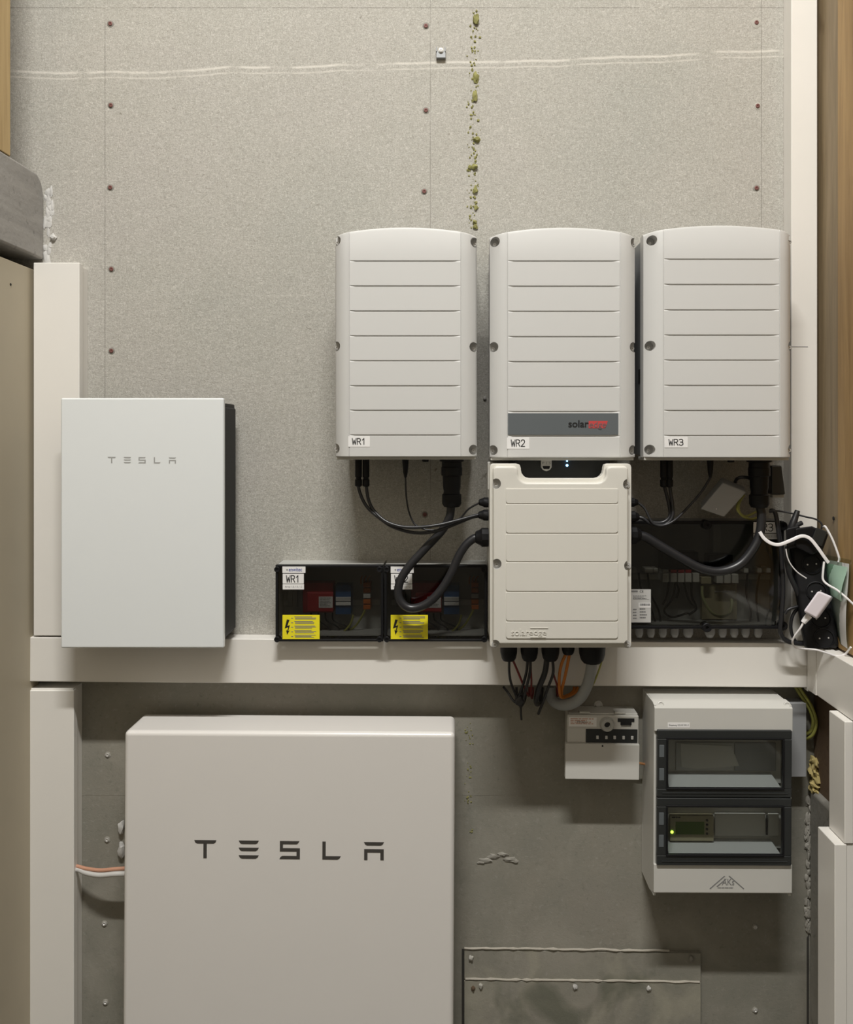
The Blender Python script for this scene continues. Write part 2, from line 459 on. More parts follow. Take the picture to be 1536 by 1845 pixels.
# ------------------------------------------------------------------ the room
XL, XR = -1.008, 0.872
CEIL = 5.30
BACK = 3.6          # the room reaches this far from the back wall
beam_z0, beam_z1 = EYE + .430, EYE + .632
TR_TOP, TR_BOT = EYE - .480, EYE - .604
RT_TOP = EYE - .487   # the horizontal trunking

single('floor', Shape().box(-1.35, 1.2, -BACK, .12, -.08, 0), MAT['floor'], kind='structure')
single('ceiling', Shape().box(-1.35, 1.2, -BACK, .12, CEIL, CEIL+.1), MAT['room'], kind='structure')
single('wall_front', Shape().box(-1.35, 1.2, -BACK-.1, -BACK, 0, CEIL), MAT['room'], kind='structure')

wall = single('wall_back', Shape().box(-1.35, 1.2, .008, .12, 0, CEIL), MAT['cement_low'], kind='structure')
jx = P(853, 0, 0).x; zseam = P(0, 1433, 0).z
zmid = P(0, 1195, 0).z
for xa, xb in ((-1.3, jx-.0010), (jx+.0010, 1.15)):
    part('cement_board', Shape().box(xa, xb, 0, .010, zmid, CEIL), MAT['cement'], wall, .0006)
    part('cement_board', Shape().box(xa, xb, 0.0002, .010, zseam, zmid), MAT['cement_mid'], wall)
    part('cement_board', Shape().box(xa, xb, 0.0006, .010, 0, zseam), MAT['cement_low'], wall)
part('joint_strip', Shape().box(jx-.0012, jx+.0012, .0004, .009, zmid, CEIL), MAT['cement'], wall)
part('joint_strip', Shape().box(jx-.0012, jx+.0012, .0008, .009, 0, zmid), MAT['cement_low'], wall)

# filler squeezed out of the joint
big = [(858, 36, 6, 8), (856, 31, 4, 5), (857, 140, 5, 9), (855, 173, 4.5, 9), (859, 251, 6, 5), (846, 301, 3.5, 4), (854, 301, 6.5, 4.5), (856, 343, 5, 6), (857, 374, 3, 5), (856, 408, 4, 5), (855, 400, 4, 4)]
for i, (px, py, rx, ry) in enumerate(big):
    c = P(px, py, .002)
    part('joint_filler', Shape().blob(c, L(rx,0), L(rx*.8,0), L(ry,0), .4, 2, i), MAT['moss'], wall)
s = Shape(); r = random.Random(3)
for i in range(150):
    py = r.uniform(18, 412); c = P(852 + r.gauss(0, 5), py, .0005); q = r.uniform(.7, 2.4)
    s.blob(c, L(q,0), L(q*.8,0), L(q*1.2,0), .4, 1, i)
for i in range(46):
    py = r.choice([1318, 1330, 1388, 1395, 1440, 1490]) + r.gauss(0, 9); c = P(845 + r.gauss(0, 5), py, .0003); q = r.uniform(.6, 2.0)
    s.blob(c, L(q,0), L(q*.6,0), L(q,0), .4, 1, i+300)
part('joint_crumbs', s, MAT['moss'], wall, kind='stuff')
# mortar crust beside the joint, low on the wall
s = Shape()
for i, (px, py, rx, ry) in enumerate([(876,1549,10,4),(889,1543,8,5),(905,1540,8,4),(918,1548,9,4),(928,1552,5,3),(866,1554,6,2.5)]):
    s.blob(P(px, py, .0), L(rx*1.25,0), .003, L(ry*.9,0), .6, 2, i)
part('mortar_crust', s, MAT['crust'], wall)
# spilled mortar at the end of the concrete beam
s = Shape(); r = random.Random(11)
for i in range(26):
    s.blob(P(86 + r.gauss(0, 3.5), r.uniform(345, 470), .0), L(r.uniform(2,6),0), .0022, L(r.uniform(5,13),0), .35, 2, i)
s.blob(P(96, 428, .004), L(5,0), .006, L(4,0), .4, 2, 4)
part('mortar_smear', s, MAT['putty'], wall)

# screws in the boards
screw_pts = [(199,43),(200,190),(199,338),(201,485),(201,632),(767,47),(767,199),(764,345),(765,927),(1362,41),(1364,191),(1362,339)]
low_pts = [(194,1360),(193,1513),(188,1664),(190,1806),(1360,1670),(1360,1820)]
def screw_shape(c, rr):
    s = Shape()
    s.lathe([(0, rr*1.0), (.0015, rr*1.0), (.0020, rr*.80), (.0018, rr*.45), (.0006, rr*.25)], V((c.x, .0005, c.z)), (0,-1,0), 12)
    return s
def collar_shape(c, rr, seed):
    s = Shape(); n = 14; ring = []
    r = random.Random(seed)
    a0 = [s.bm.verts.new((c.x+math.cos(2*math.pi*k/n)*rr*.9, -.0014, c.z+math.sin(2*math.pi*k/n)*rr*.9)) for k in range(n)]
    a1 = [s.bm.verts.new((c.x+math.cos(2*math.pi*k/n)*rr*(1.35+.4*r.random()), -.0004, c.z+math.sin(2*math.pi*k/n)*rr*(1.35+.4*r.random()))) for k in range(n)]
    a2 = [s.bm.verts.new((v.co.x, .002, v.co.z)) for v in a1]
    for k in range(n):
        j = (k+1) % n
        s.bm.faces.new((a0[k], a0[j], a1[j], a1[k])); s.bm.faces.new((a1[k], a1[j], a2[j], a2[k]))
    s.bm.faces.new(a0[::-1]); s.bm.faces.new(a2)
    return s
for i, (px, py) in enumerate(screw_pts):
    c = P(px, py, 0)
    part('screw_collar', collar_shape(c, .0055 if (px,py) != (1362,41) else .0085, i), MAT['plug'] if i in (9, 10) else MAT['concrete_low'], wall)
    q = part('screw', screw_shape(V((c.x, 0, c.z)), .0052), MAT['screw_red'], wall); q.location.y = -.0015
for i, (px, py) in enumerate(low_pts):
    c = P(px, py, 0)
    part('screw_collar', collar_shape(c, .005, 40+i), MAT['crust'], wall)
    q = part('screw', screw_shape(c, .0048), MAT['metal'], wall); q.location.y = -.0015

# patch boards low on the wall
def fray(x0, x1, y, seed, mat='edge_fray'):
    r = random.Random(seed); s = Shape(); n = 46
    pts = []
    for k in range(n+1):
        x = x0 + (x1-x0)*k/n
        pts.append(P(x, y + 2.2*noise.noise(V((x*.03, seed, 0))) + 5*(k/n), .0105))
    s.tube(pts, lambda t: .0027*(1 + .9*noise.noise(V((t*40, seed, 2)))), 7, 1, False)
    return s
pb = part('patch_board', Shape().pprism([(836,1712),(1262,1718),(1262,1769),(836,1764)], .010, .0), MAT['cement_stain'], wall, .001)
part('frayed_edge', fray(836, 1205, 1708, 2), MAT['edge_fray'], pb)
pb2 = part('patch_board', Shape().pprism([(836,1767),(1262,1771),(1262,2600),(836,2600)], .011, .0), MAT['cement_stain'], wall, .001)
part('frayed_edge', fray(838, 1260, 1764, 5), MAT['edge_fray'], pb2)
part('joint_shade_strip', Shape().pprism([(831.5,1710),(836,1710),(836,2600),(831.5,2600)], .0008, -.004), MAT['gap'], wall)  # flush strip: the shadow along the board's left edge, put into its colour
part('corner_shade_strip', Shape().pprism([(1453,1690),(1456.5,1684),(1456.5,2600),(1452.5,2600)], .0008, -.004), MAT['gap'], wall)  # no real recess here, the corner's shade line is painted as a dark strip
for i, (px, py, mm) in enumerate([(848,1726,'plug'),(1245,1727,'concrete_low'),(1035,1777,'putty'),(1168,1780,'putty'),(866,1776,'plug'),(852,1780,'brown')]):
    c = P(px, py, .011)
    s = Shape().blob((c.x, -.0125, c.z), .0055, .004, .0065, .35, 2, i+60)
    part('screw_plug', s, MAT[mm], pb if py < 1750 else pb2)

# left wall: beige panel, concrete beam, pine post
wl = single('wall_left', Shape().box(-1.30, -1.14, -BACK, .01, 0, CEIL), MAT['room'], kind='structure')
part('panel', Shape().box(-1.15, XL, -BACK+.01, -.012, 0, beam_z0-.030), MAT['beige'], wl, .002)
part('panel_screw', Shape().lathe([(0,.003),(.002,.003),(.002,.001)], P(22, 462, 0)*0 + V((XL-.001, -.145, beam_z0-.085)), (1,0,0), 10), MAT['hole'], wl)
s = Shape()
ys = [(-.002, beam_z0), (-BACK+.02, beam_z0)]
prof = [(-BACK+.02, beam_z0), (-.004, beam_z0), (-.003, beam_z1-.045), (-.012, beam_z1-.018), (-.035, beam_z1), (-BACK+.02, beam_z1)]
s.hexa([(-1.0, y, z) for y, z in prof], [(-1.20, y, z) for y, z in prof])
single('trim_1', s, MAT['concrete'], 'grey concrete beam along the left wall with a rounded end', kind='structure', bev=.006, seg=3)
single('trim_2', Shape().box(-1.10, -1.0, -.34, -.160, beam_z1, CEIL), MAT['wood_post'], 'pale pine post standing on the concrete beam', kind='structure', bev=.002)

# right wall: pine planks above, raw concrete below
led = EYE - .86
wr = single('wall_right', Shape().box(.93, 1.15, -BACK, .01, 0, CEIL), MAT['room'], kind='structure')
for y0, y1, mm in ((-.134, -.006, 'wood_grey'), (-.262, -.1355, 'wood'), (-.39, -.2635, 'wood'), (-.56, -.3915, 'wood')):
    part('plank', Shape().box(.882 + (0 if mm == 'wood' else .002), .932, y0, y1, RT_TOP+.0015, CEIL), MAT[mm], wr, .0015)
part('back_board', Shape().box(.884, .932, -.9, -.004, led-.02, RT_TOP), MAT['brown'], wr)
s = Shape()
s.box(XR, .932, -.9, -.002, 0, led)
o = part('concrete_base', s, MAT['concrete_low'], wr, .012, 3)
s = Shape(); r = random.Random(5)
for i in range(60):
    py = r.uniform(1440, 1684); c = P(1456 + r.gauss(0, 2.5), py, .001)
    s.blob(c, L(r.uniform(2,5),0), .004, L(r.uniform(4,11),0), .45, 2, i)
part('corner_mortar', s, MAT['crust'], wr)
for px, py in ((1501, 934), (1501, 1078)):
    k = (px-VX)/.882; d = D - F/k
    part('plank_screw', Shape().lathe([(0,.0045),(.0015,.0045),(.0016,.002)], V((.8825, -d, EYE-(py-VY)/k)), (-1,0,0), 12), MAT['hole'], wr)

# ------------------------------------------------------------------ ceiling lamp (above the frame)
t = thing('ceiling_light', 'long slim strip light under the ceiling, above the frame', 'light', (LIGHT_X, -LIGHT_D, LIGHT_Z+.01))
part('housing', Shape().box(LIGHT_X-.66, LIGHT_X+.66, -LIGHT_D-.07, -LIGHT_D+.07, LIGHT_Z+.03, CEIL), MAT['white'], t, .004)
part('diffuser', Shape().box(LIGHT_X-.63, LIGHT_X+.63, -LIGHT_D-.055, -LIGHT_D+.055, LIGHT_Z+.012, LIGHT_Z+.03), MAT['lamp'], t, .003)

# ------------------------------------------------------------------ cable trunking
def trunk(label, base, cover, loc, extra=None, tilt=0):
    t = thing('cable_trunking', label, 'trunking', loc, 'white plastic cable trunking', tilt)
    part('base', Shape().box(*base), MAT['trunk'], t, .001)
    part('cover', Shape().box(*cover), MAT['trunk'], t, .0022, 3)
    if extra: extra(t)
    return t
a, b = P(60, 473, .055), P(143, 1150, .055)
trunk('white vertical trunking in the left corner behind the glass-fronted cabinet', (a.x+.0015, b.x-.0035, -.05, 0, TR_TOP+.003, a.z-.006), (a.x, b.x, -.055, -.034, TR_TOP+.002, a.z), (a.x+.05, 0, TR_TOP))
a, b = P(50, 1244, .055), P(133, 1850, .055)
def hole(t):
    c = P(138, 1565, .04)
    part('cable_hole', Shape().lathe([(0,.010),(.0012,.010),(.0013,.008)], V((b.x-.0035, -.040, c.z)), (1,0,0), 14), MAT['hole'], t)
trunk('white vertical trunking at lower left beside the big white battery', (a.x+.0015, b.x-.004, -.05, 0, .003, a.z+.003), (a.x, b.x, -.055, -.034, .003, a.z), (a.x+.05, 0, 0), hole)
a, b = P(53, 1146, .055), P(1455, 1234, .055)
zt, zb = TR_TOP, TR_BOT
zt, zb = EYE-.486, EYE-.598
t = thing('cable_trunking', 'long white horizontal trunking running across under the boxes', 'trunking', (0, 0, zb), 'white plastic cable trunking', 0.45)
part('base', Shape().box(a.x+.003, .872, -.05, -.0008, zb+.005, zt-.005), MAT['trunk'], t, .001)
part('cover', Shape().box(a.x, .846, -.055, -.036, zb+.003, zt-.003), MAT['trunk'], t, .0022, 3)
part('end_piece', Shape().pbox(1454, 1160, 1464, 1241, .057, .036), MAT['trunk'], t, .0015)
a, b = P(1425, 0, .05), P(1472, 0, .05)
def dent(t):
    part('scratch', Shape().pbox(1424, 624.3, 1455, 625.4, .0504, .0495), MAT['ink_grey'], t)
trunk('tall white vertical trunking right of the WR3 inverter', (P(1411,0,0).x, b.x-.004, -.046, -.0006, EYE-.491, CEIL-.01), (a.x, b.x, -.05, -.030, EYE-.491, CEIL-.01), (a.x, 0, EYE-.491), dent)
# right wall trunking, turning the corner towards the viewer
t = thing('cable_trunking', 'white horizontal trunking turning the corner along the right wall', 'trunking', (.87, -.3, TR_BOT), 'white plastic cable trunking')
part('base', Shape().box(.853, .883, -.75, -.058, TR_BOT+.003, RT_TOP-.003), MAT['trunk'], t, .001)
part('cover', Shape().box(.846, .868, -.75, -.0585, TR_BOT, RT_TOP), MAT['trunk'], t, .0022, 3)
part('joint_sleeve', Shape().box(.8445, .8475, -.107, -.060, TR_BOT-.0005, RT_TOP-.004), MAT['trunk'], t, .001)
t = thing('cable_trunking', 'narrow white trunking dropping from the corner at the right edge', 'trunking', (.85, -.25, .95), 'white plastic cable trunking')
part('base', Shape().box(.832, .8705, -.283, -.212, EYE-.863, TR_BOT-.002), MAT['trunk'], t, .0015)
part('cover', Shape().box(.829, .848, -.286, -.211, EYE-.864, TR_BOT-.001), MAT['trunk'], t, .0022, 3)
t = thing('cable_trunking', 'thicker white trunking at the lower right edge, with its bright top end', 'trunking', (.85, -.25, 0), 'white plastic cable trunking')
part('base', Shape().box(.812, .8705, -.283, -.204, .002, EYE-.866), MAT['trunk'], t, .0015)
part('cover', Shape().box(.808, .834, -.286, -.202, .002, EYE-.865), MAT['trunk'], t, .0022, 3)

# ------------------------------------------------------------------ lettering of the battery maker (plain polygons)
def maker_letters(x0, x1, y0, y1, d, drift, thick=.0008):
    """Five wide spaced letters T E S L A in the pixel rectangle; drift = pixels the line drops to the right."""
    # each polygon in letter units: x over 0..795, y (down) over 0..74
    polys = [
        [(0,0),(92,0),(88,10),(80,14),(12,14),(4,10)], [(38,14),(52,14),(52,74),(38,74)],
        [(186,0),(270,0),(264,10),(256,14),(199,14),(191,10)], [(186,29),(270,29),(264,39),(256,43),(199,43),(191,39)], [(186,60),(270,60),(264,70),(256,74),(199,74),(191,70)],
        [(358,0),(440,0),(434,9),(428,13),(371,13),(371,29),(442,29),(442,74),(357,74),(361,65),(369,61),(428,61),(428,43),(358,43)],
        [(536,0),(550,0),(550,60),(613,60),(608,69),(599,74),(536,74)],
        [(710,0),(794,0),(788,10),(780,14),(723,14),(715,10)], [(711,29),(793,29),(793,74),(779,74),(779,43),(725,43),(725,74),(711,74)],
    ]
    out = [Shape() for _ in range(5)]; out_n = []; LETTER = (0,0,1,1,1,2,3,4,4)
    for p in polys:
        q = [(x0+(x1-x0)*u/795, y0+(y1-y0)*v/74 + drift*u/795) for u, v in p]
        out[LETTER[len(out_n)]].pprism(q, d, d-thick); out_n.append(1)
    return out

# glass-fronted cabinet at the left
t = thing('gateway_cabinet', 'slim glass-fronted white cabinet with a black back at upper left', 'cabinet', P(256, 1168, .08))
part('back_housing', Shape().pprism([(124,733),(404,733),(404,1150),(124,1150)], .135, .030), MAT['black'], t, .004)
b_ = P(417, 728, .03)
part('mounting_frame', Shape().box(-.884, b_.x, -.125, -.001, TR_TOP+.004, b_.z), MAT['black'], t, .003)
g = part('glass_front', Shape().pbox(109, 717, 403, 1168, .150, .136), MAT['glass_white'], t, .004, 3)
for q in maker_letters(194, 317, 823, 834, .1504, 1.2): part('letter', q, MAT['ink_soft'], g)

# big battery on the lower left
t = thing('home_battery', 'large white wall battery with dark TESLA lettering at lower left', 'battery', P(518, 1800, .08), tilt=.35)
d = .145
a, b = P(220, 1319, d), P(816.5, 1800, d)
ztop, zbot = a.z, a.z - 1.15
part('shell', Shape().box(a.x, b.x, -d, -.020, zbot, ztop), MAT['battery'], t, .011, 4)
part('wall_bracket', Shape().box(a.x+.06, b.x-.03, -.021, -.0012, zbot+.05, ztop-.03), MAT['dark'], t, .002)
CHAR = plain('charcoal_ink', (.055,.05,.045), .45)
for q in maker_letters(348, 690, 1514.5, 1547, d+.0006, 2.0, .001): part('letter', q, CHAR, t)

# ------------------------------------------------------------------ inverters
def pocket_and_screw(t, host, px, py, dfloor, rx, ry, dtop=.27, sr=3.4, screw_dx=0):
    c = P(px, py, dfloor)
    s = Shape(); n = 18
    f = [(c.x + math.cos(2*math.pi*k/n)*L(rx,dfloor), c.z + math.sin(2*math.pi*k/n)*L(ry,dfloor)) for k in range(n)]
    s.prism(f, -dtop, -dfloor)
    cut(host, s)
    q = P(px+screw_dx, py+1.5, dfloor)
    k = Shape().lathe([(-.001, L(sr,dfloor)), (.0045, L(sr,dfloor)), (.0055, L(sr*.8,dfloor)), (.0054, L(sr*.45,dfloor)), (.0030, L(sr*.4,dfloor))], q, (0,-1,0), 14)
    part('screw', k, MAT['metal'], t)

def lid_shape(xl, xr, pl, pr, apex, corner, bottom, grooves, df, de, dback):
    """Curved cover: flat grooved middle field, flanks falling back to both sides, arched top."""
    s = Shape()
    XPl, XPr = P(pl, 0, df).x, P(pr, 0, df).x
    Xl, Xr = P(xl, 0, de).x, P(xr, 0, de).x
    xs = []
    n = 9
    for k in range(n): xs.append((Xl + (XPl-Xl)*k/n, 'f', 1-k/n))
    for o_, dd in ((-.0012,0), (0,.0016), (.0012,0)): xs.append((XPl+o_, 's', dd))
    for k in range(1, 14): xs.append((XPl + (XPr-XPl)*k/14, 'p', 0))
    for o_, dd in ((-.0012,0), (0,.0016), (.0012,0)): xs.append((XPr+o_, 's', dd))
    for k in range(1, n+1): xs.append((XPr + (Xr-XPr)*k/n, 'f', k/n))
    xc = (Xl+Xr)/2; half = (Xr-Xl)/2
    zap, zco = P(0, apex, df).z, P(0, corner, de).z
    zb = P(0, bottom, df).z
    def ztop(x): return zap - (zap-zco)*((x-xc)/half)**2
    rows = [('b', zb), ('n', zb+.002)]
    for gy in grooves[::-1]:
        gz = P(0, gy, df).z
        rows += [('n', gz-.0022), ('g', gz-.0010), ('g', gz+.0012), ('n', gz+.0018)]
    rows += [('t', -.006), ('t', -.0018), ('T', 0)]
    grid = []
    for kind, z in rows:
        line = []
        for x, c, v in xs:
            if c == 'f': d = df - (df-de)*(.35*v + .65*v**2.6)
            else: d = df
            if c == 's': d -= v
            if kind == 'g' and c == 'p': d -= .0030
            if kind in 'bT': d -= .0045
            if kind == 't' and z > -.003: d -= .0012
            zz = z if kind not in 'tT' else ztop(x) + z
            line.append(s.bm.verts.new((x, -d, zz)))
        grid.append(line)
    for r0, r1 in zip(grid, grid[1:]):
        for k in range(len(xs)-1): s.bm.faces.new((r0[k], r0[k+1], r1[k+1], r1[k]))
    loop = grid[0][:] + [r_[-1] for r_ in grid[1:]] + grid[-1][-2::-1] + [r_[0] for r_ in grid[-2:0:-1]]
    bk = [s.bm.verts.new((v.co.x, -dback, v.co.z)) for v in loop]
    m = len(loop)
    for k in range(m): s.bm.faces.new((loop[k], bk[k], bk[(k+1)%m], loop[(k+1)%m]))
    s.bm.faces.new(bk[::-1])
    return s

def inverter(label, num, xl, xr, pl, pr, apex, corner, bottom, grooves, pockets, sticker, plate=None):
    df, de, db = .21, .182, .150
    t = thing('inverter', label, 'inverter', P((xl+xr)/2, bottom, .1), 'three white inverters in a row')
    lid = part('lid', lid_shape(xl, xr, pl, pr, apex, corner, bottom, grooves, df, de, db), MAT['inverter'], t, angle=28)
    for px, py in pockets:
        pocket_and_screw(t, lid, px, py, .1725, 8.2, 9.0)
    a, b = P(xl+2, corner+4, db), P(xr-2, bottom, db)
    part('base_rim', Shape().pbox(xl+1.5, bottom-1, xr-2, bottom+4.5, .184, .120), MAT['hood'], t, .0015)
    part('housing', Shape().box(P(xl,0,de).x+.004, P(xr,0,de).x-.004, -.150, -.030, P(0,bottom,de).z+.004, P(0,corner,de).z-.004), MAT['metal_body'], t, .003)
    s = Shape()
    for k in range(7):
        x = P(xl+18,0,.03).x + (P(xr-18,0,.03).x-P(xl+18,0,.03).x)*k/6
        s.box(x-.003, x+.003, -.032, -.001, P(0,bottom,.03).z+.04, P(0,corner,.03).z-.03)
    part('cooling_fins', s, MAT['metal_body'], t)
    x0, y0, x1, y1 = sticker
    st = part('name_sticker', Shape().pbox(x0, y0, x1, y1, df+.0006, df-.001), MAT['paper'], t, label='white sticker reading '+num)
    part('sticker_print', label_print(num, x0+(x1-x0)*.17, y0+4, x1-(x1-x0)*.17, y1-4.4, df+.0008), MAT['ink'], st)
    if plate:
        x0, y0, x1, y1 = plate
        pl_ = part('name_plate', Shape().pbox(x0, y0, x1, y1, df+.0012, df-.001), MAT['plate'], t, .0004, label='slate grey brand plate')
        part('plate_print', text_shape('solar', 1023.5, 757, 1060, 770, df+.0018, bold=.02), MAT['ink'], pl_)
        part('plate_block', Shape().pprism([(1060,758.5),(1094.5,758.5),(1090,771.5),(1060,771.5)], df+.0016, df+.001), MAT['plate_red'], pl_)
        part('plate_print', text_shape('edge', 1061.5, 759.5, 1091.5, 773.5, df+.0021, bold=-.004), MAT['plate'], pl_)
    return t, lid

inv1, lid1 = inverter('white inverter with a WR1 sticker, first of the row of three', 'WR1', 604, 858.5, 629, 830, 409, 427, 823.5,
    [470.3,515.3,560.5,605.3,650,695.3,739.5,784], [(608,437),(607,625.5),(606,808),(855,440),(853,627),(852,810)], (627,786,666,805))
inv2, lid2 = inverter('white inverter with the grey brand plate and a WR2 sticker', 'WR2', 882, 1143, 914, 1117, 409.4, 428, 825,
    [470.3,515.8,561,606.6,651.8,696.6,741.6,785.8], [(890.5,440),(888,627),(887,811),(1140,440),(1138,627),(1136,811)], (913,788.4,953,808.7), (914.6,744.5,1113.5,783.5))
inv3, lid3 = inverter('white inverter with a WR3 sticker, beside the tall vertical trunking', 'WR3', 1158.5, 1423, 1195, 1404, 405.6, 423, 825,
    [467,512.7,558.4,604,649,694.6,739.8,785], [(1169,438),(1166.5,625),(1166,810),(1421,435),(1420.5,625),(1420,810)], (1196.5,787.5,1238.5,806.5))

xh = P(1158.5, 0, .182).x + .004
part('side_sticker', Shape().box(xh-.0008, xh+.0005, -.138, -.116, EYE+.095*1.0+.026, EYE+.153), MAT['ink'], inv3)

def connector(t, name, px, y0, prof, d, mat='black', n=16):
    """Round fitting hanging down from pixel row y0: prof = (pixels down, radius in pixels)."""
    s = Shape().lathe([(L(a,d), L(b,d)) for a, b in prof], P(px, y0, d), (0,0,-1), n)
    return part(name, s, MAT[mat], t)

for t, px1, px2, y in ((inv1, 645.5, 659, 827), (inv3, 1195, 1205.5, 828)):
    for px in (px1, px2):
        connector(t, 'cable_plug', px, y, [(-4,6.2),(32,6.2),(33,5.0),(36,5.0),(37,6.4),(48,6.4),(50,4)], .12)
for t, px, y in ((inv1, 730, 827), (inv3, 1279, 828)):
    connector(t, 'cable_gland', px, y, [(-4,6),(8,5.6),(24,4.2),(33,2.2),(34,1.5)], .12)
for t, px, y in ((inv1, 766, 827), (inv3, 1316, 828)):
    connector(t, 'blanking_plug', px, y, [(-4,6),(4,6),(5,5)], .12)
for t, px, y in ((inv1, 813.5, 827), (inv3, 1367, 828)):
    connector(t, 'power_connector', px, y, [(-4,22),(4,22),(5,18),(14,18),(15,19),(29,19),(31,16.5),(50,16),(58,14.5),(62,15),(64,17.5),(80,17.5),(86,14),(87,9)], .12, n=22)
# indicator and switch under the middle inverter
part('status_panel', Shape().pbox(926, 829, 1098, 872, .160, .060), MAT['dark'], inv2, .002)
part('status_light', Shape().lathe([(0,.0026),(.002,.0026),(.003,.0015)], P(1021, 838.5, .160), (0,-1,0), 14), MAT['led_blue'], inv2, label='glowing blue status light')
part('status_light', Shape().lathe([(0,.0016),(.002,.0016),(.003,.001)], P(1021, 830.5, .163), (0,-1,0), 12), MAT['led_blue'], inv2, label='smaller blue status light')
sw = part('switch_tab', Shape().pprism([(974.5,828.5),(993.5,828.5),(993.5,842),(990,847),(984,849),(978,847),(974.5,842)], .170, .158), MAT['hood'], inv2, .0012, label='light grey tab of the P 1 S switch')
part('switch', Shape().pprism([(977,840),(991,840),(989,845),(979,845)], .172, .168), MAT['black'], sw, .001)
part('switch_print', text_shape('P 1 S', 976.5, 832, 991.5, 836.5, .1706), MAT['ink_grey'], sw)

# ------------------------------------------------------------------ connection unit under the middle inverter
t = thing('connection_unit', 'cream white connection box with cable glands under the WR2 inverter', 'electrical box', P(1010, 1167, .1))
dfl, dbd = .229, .250
def notch_outline(inset, top, bot, l, r, y_notch, nl, nr, rad=6):
    o = [(l, top+rad), (l+rad*.3, top+rad*.3), (l+rad, top)]
    c = 16
    o += [(nl-8, top), (nl-2, top+2), (nl, top+8)]
    o += [(nl, y_notch-c)] + [(nl + c - c*math.cos(a), y_notch - c + c*math.sin(a)) for a in (.4, .8, 1.2)] + [(nl+c, y_notch)]
    o += [(nr-c, y_notch)] + [(nr - c + c*math.sin(a), y_notch - c + c*math.cos(a)) for a in (.4, .8, 1.2)] + [(nr, y_notch-c)]
    o += [(nr, top+8), (nr+2, top+2), (nr+8, top)]
    o += [(r-rad, top), (r-rad*.3, top+rad*.3), (r, top+rad)]
    o += [(r, bot-rad), (r-rad*.3, bot-rad*.3), (r-rad, bot), (l+rad, bot), (l+rad*.3, bot-rad*.3), (l, bot-rad)]
    return o
s = Shape().pprism(notch_outline(0, 835.5, 1167, 882, 1137, 862, 938, 1087), dfl, .206)
lid = part('lid_rim', s, MAT['cream'], t, .0015, 2)
s = Shape().pprism(notch_outline(0, 840, 1161, 888, 1131.5, 869.5, 933, 1092), dbd, .214)
s.bevel(.0075, 4)
# raised bands with rounded lower corners on the lid's face
raised = part('lid', s, MAT['cream'], t, angle=40)
for px, py in [(893,871),(894,1014.6),(891.5,1159.5),(1128,872),(1130,1017.6),(1129.5,1159.5)]:
    pocket_and_screw(t, raised, px, py, .236, 8.5, 9.5, .30, 3.6)
    w2 = Shape().lathe([(0, L(6.5,dfl)), (.002, L(6.2,dfl)), (.0021, L(3,dfl))], P(px, py+1.5, dfl), (0,-1,0), 16)
    part('screw_washer', w2, MAT['pocket'], t)
def band_outline(x0, y0, x1, y1, r_top, r_bot):
    def arc(cx, cy, r, a0, a1): return [(cx+r*math.cos(a), cy+r*math.sin(a)) for a in [a0+(a1-a0)*k/4 for k in range(5)]]
    o = []
    o += arc(x0+r_top, y0+r_top, r_top, math.pi, 1.5*math.pi); o += arc(x1-r_top, y0+r_top, r_top, 1.5*math.pi, 2*math.pi)
    o += arc(x1-r_bot, y1-r_bot, r_bot, 0, .5*math.pi); o += arc(x0+r_bot, y1-r_bot, r_bot, .5*math.pi, math.pi)
    return o
gy = [880, 907.6, 961.2, 1012.5, 1066, 1119.5, 1151.5]
for k in range(6):
    y0, y1 = gy[k]+.8, gy[k+1]-.8
    s = Shape().pprism(band_outline(911, y0, 1113, y1, 2 if k else .5, 5), dbd+.0022, dbd-.002)
    part('lid_band', s, MAT['cream'], raised, .0009, 2)
part('embossed_logo', text_shape('solar', 921, 1133.5, 952, 1145, dbd+.0034, .002), MAT['cream'], raised)
part('embossed_logo', text_shape('edge', 953, 1134.5, 984, 1147, dbd+.0034, .002), MAT['cream'], raised)
s = Shape().pbox(955, 1131.2, 987, 1132.2, dbd+.0034, dbd+.001); s.pbox(955, 1148, 983, 1148.9, dbd+.0034, dbd+.001)
part('embossed_logo', s, MAT['cream'], raised)
part('housing', Shape().pprism(notch_outline(0, 838, 1163, 882.5, 1136, 872, 932, 1093), .207, .030), MAT['cream'], t, .003)
part('rear_bracket', Shape().pbox(905, 850, 1115, 1140, .031, .0005), MAT['metal_body'], t)
part('side_hinge', Shape().pbox(878, 832, 890, 884, .150, .120), MAT['hood'], t, .004, 3)
unit = t
ZUB = P(0, 1165, .12)
def side_gland(px0, px1, py, r, d, right=False):
    a = P(px1 if not right else px0, py, d); ln = L(px1-px0, d); q = L(r, d)
    s = Shape().lathe([(-.004,q*.85),(ln*.25,q*.85),(ln*.26,q),(ln*.62,q),(ln*.7,q*.85),(ln*.95,q*.62),(ln,q*.4)], a, (1,0,0) if right else (-1,0,0), 10)
    part('side_gland', s, MAT['black'], unit)
GD = .125
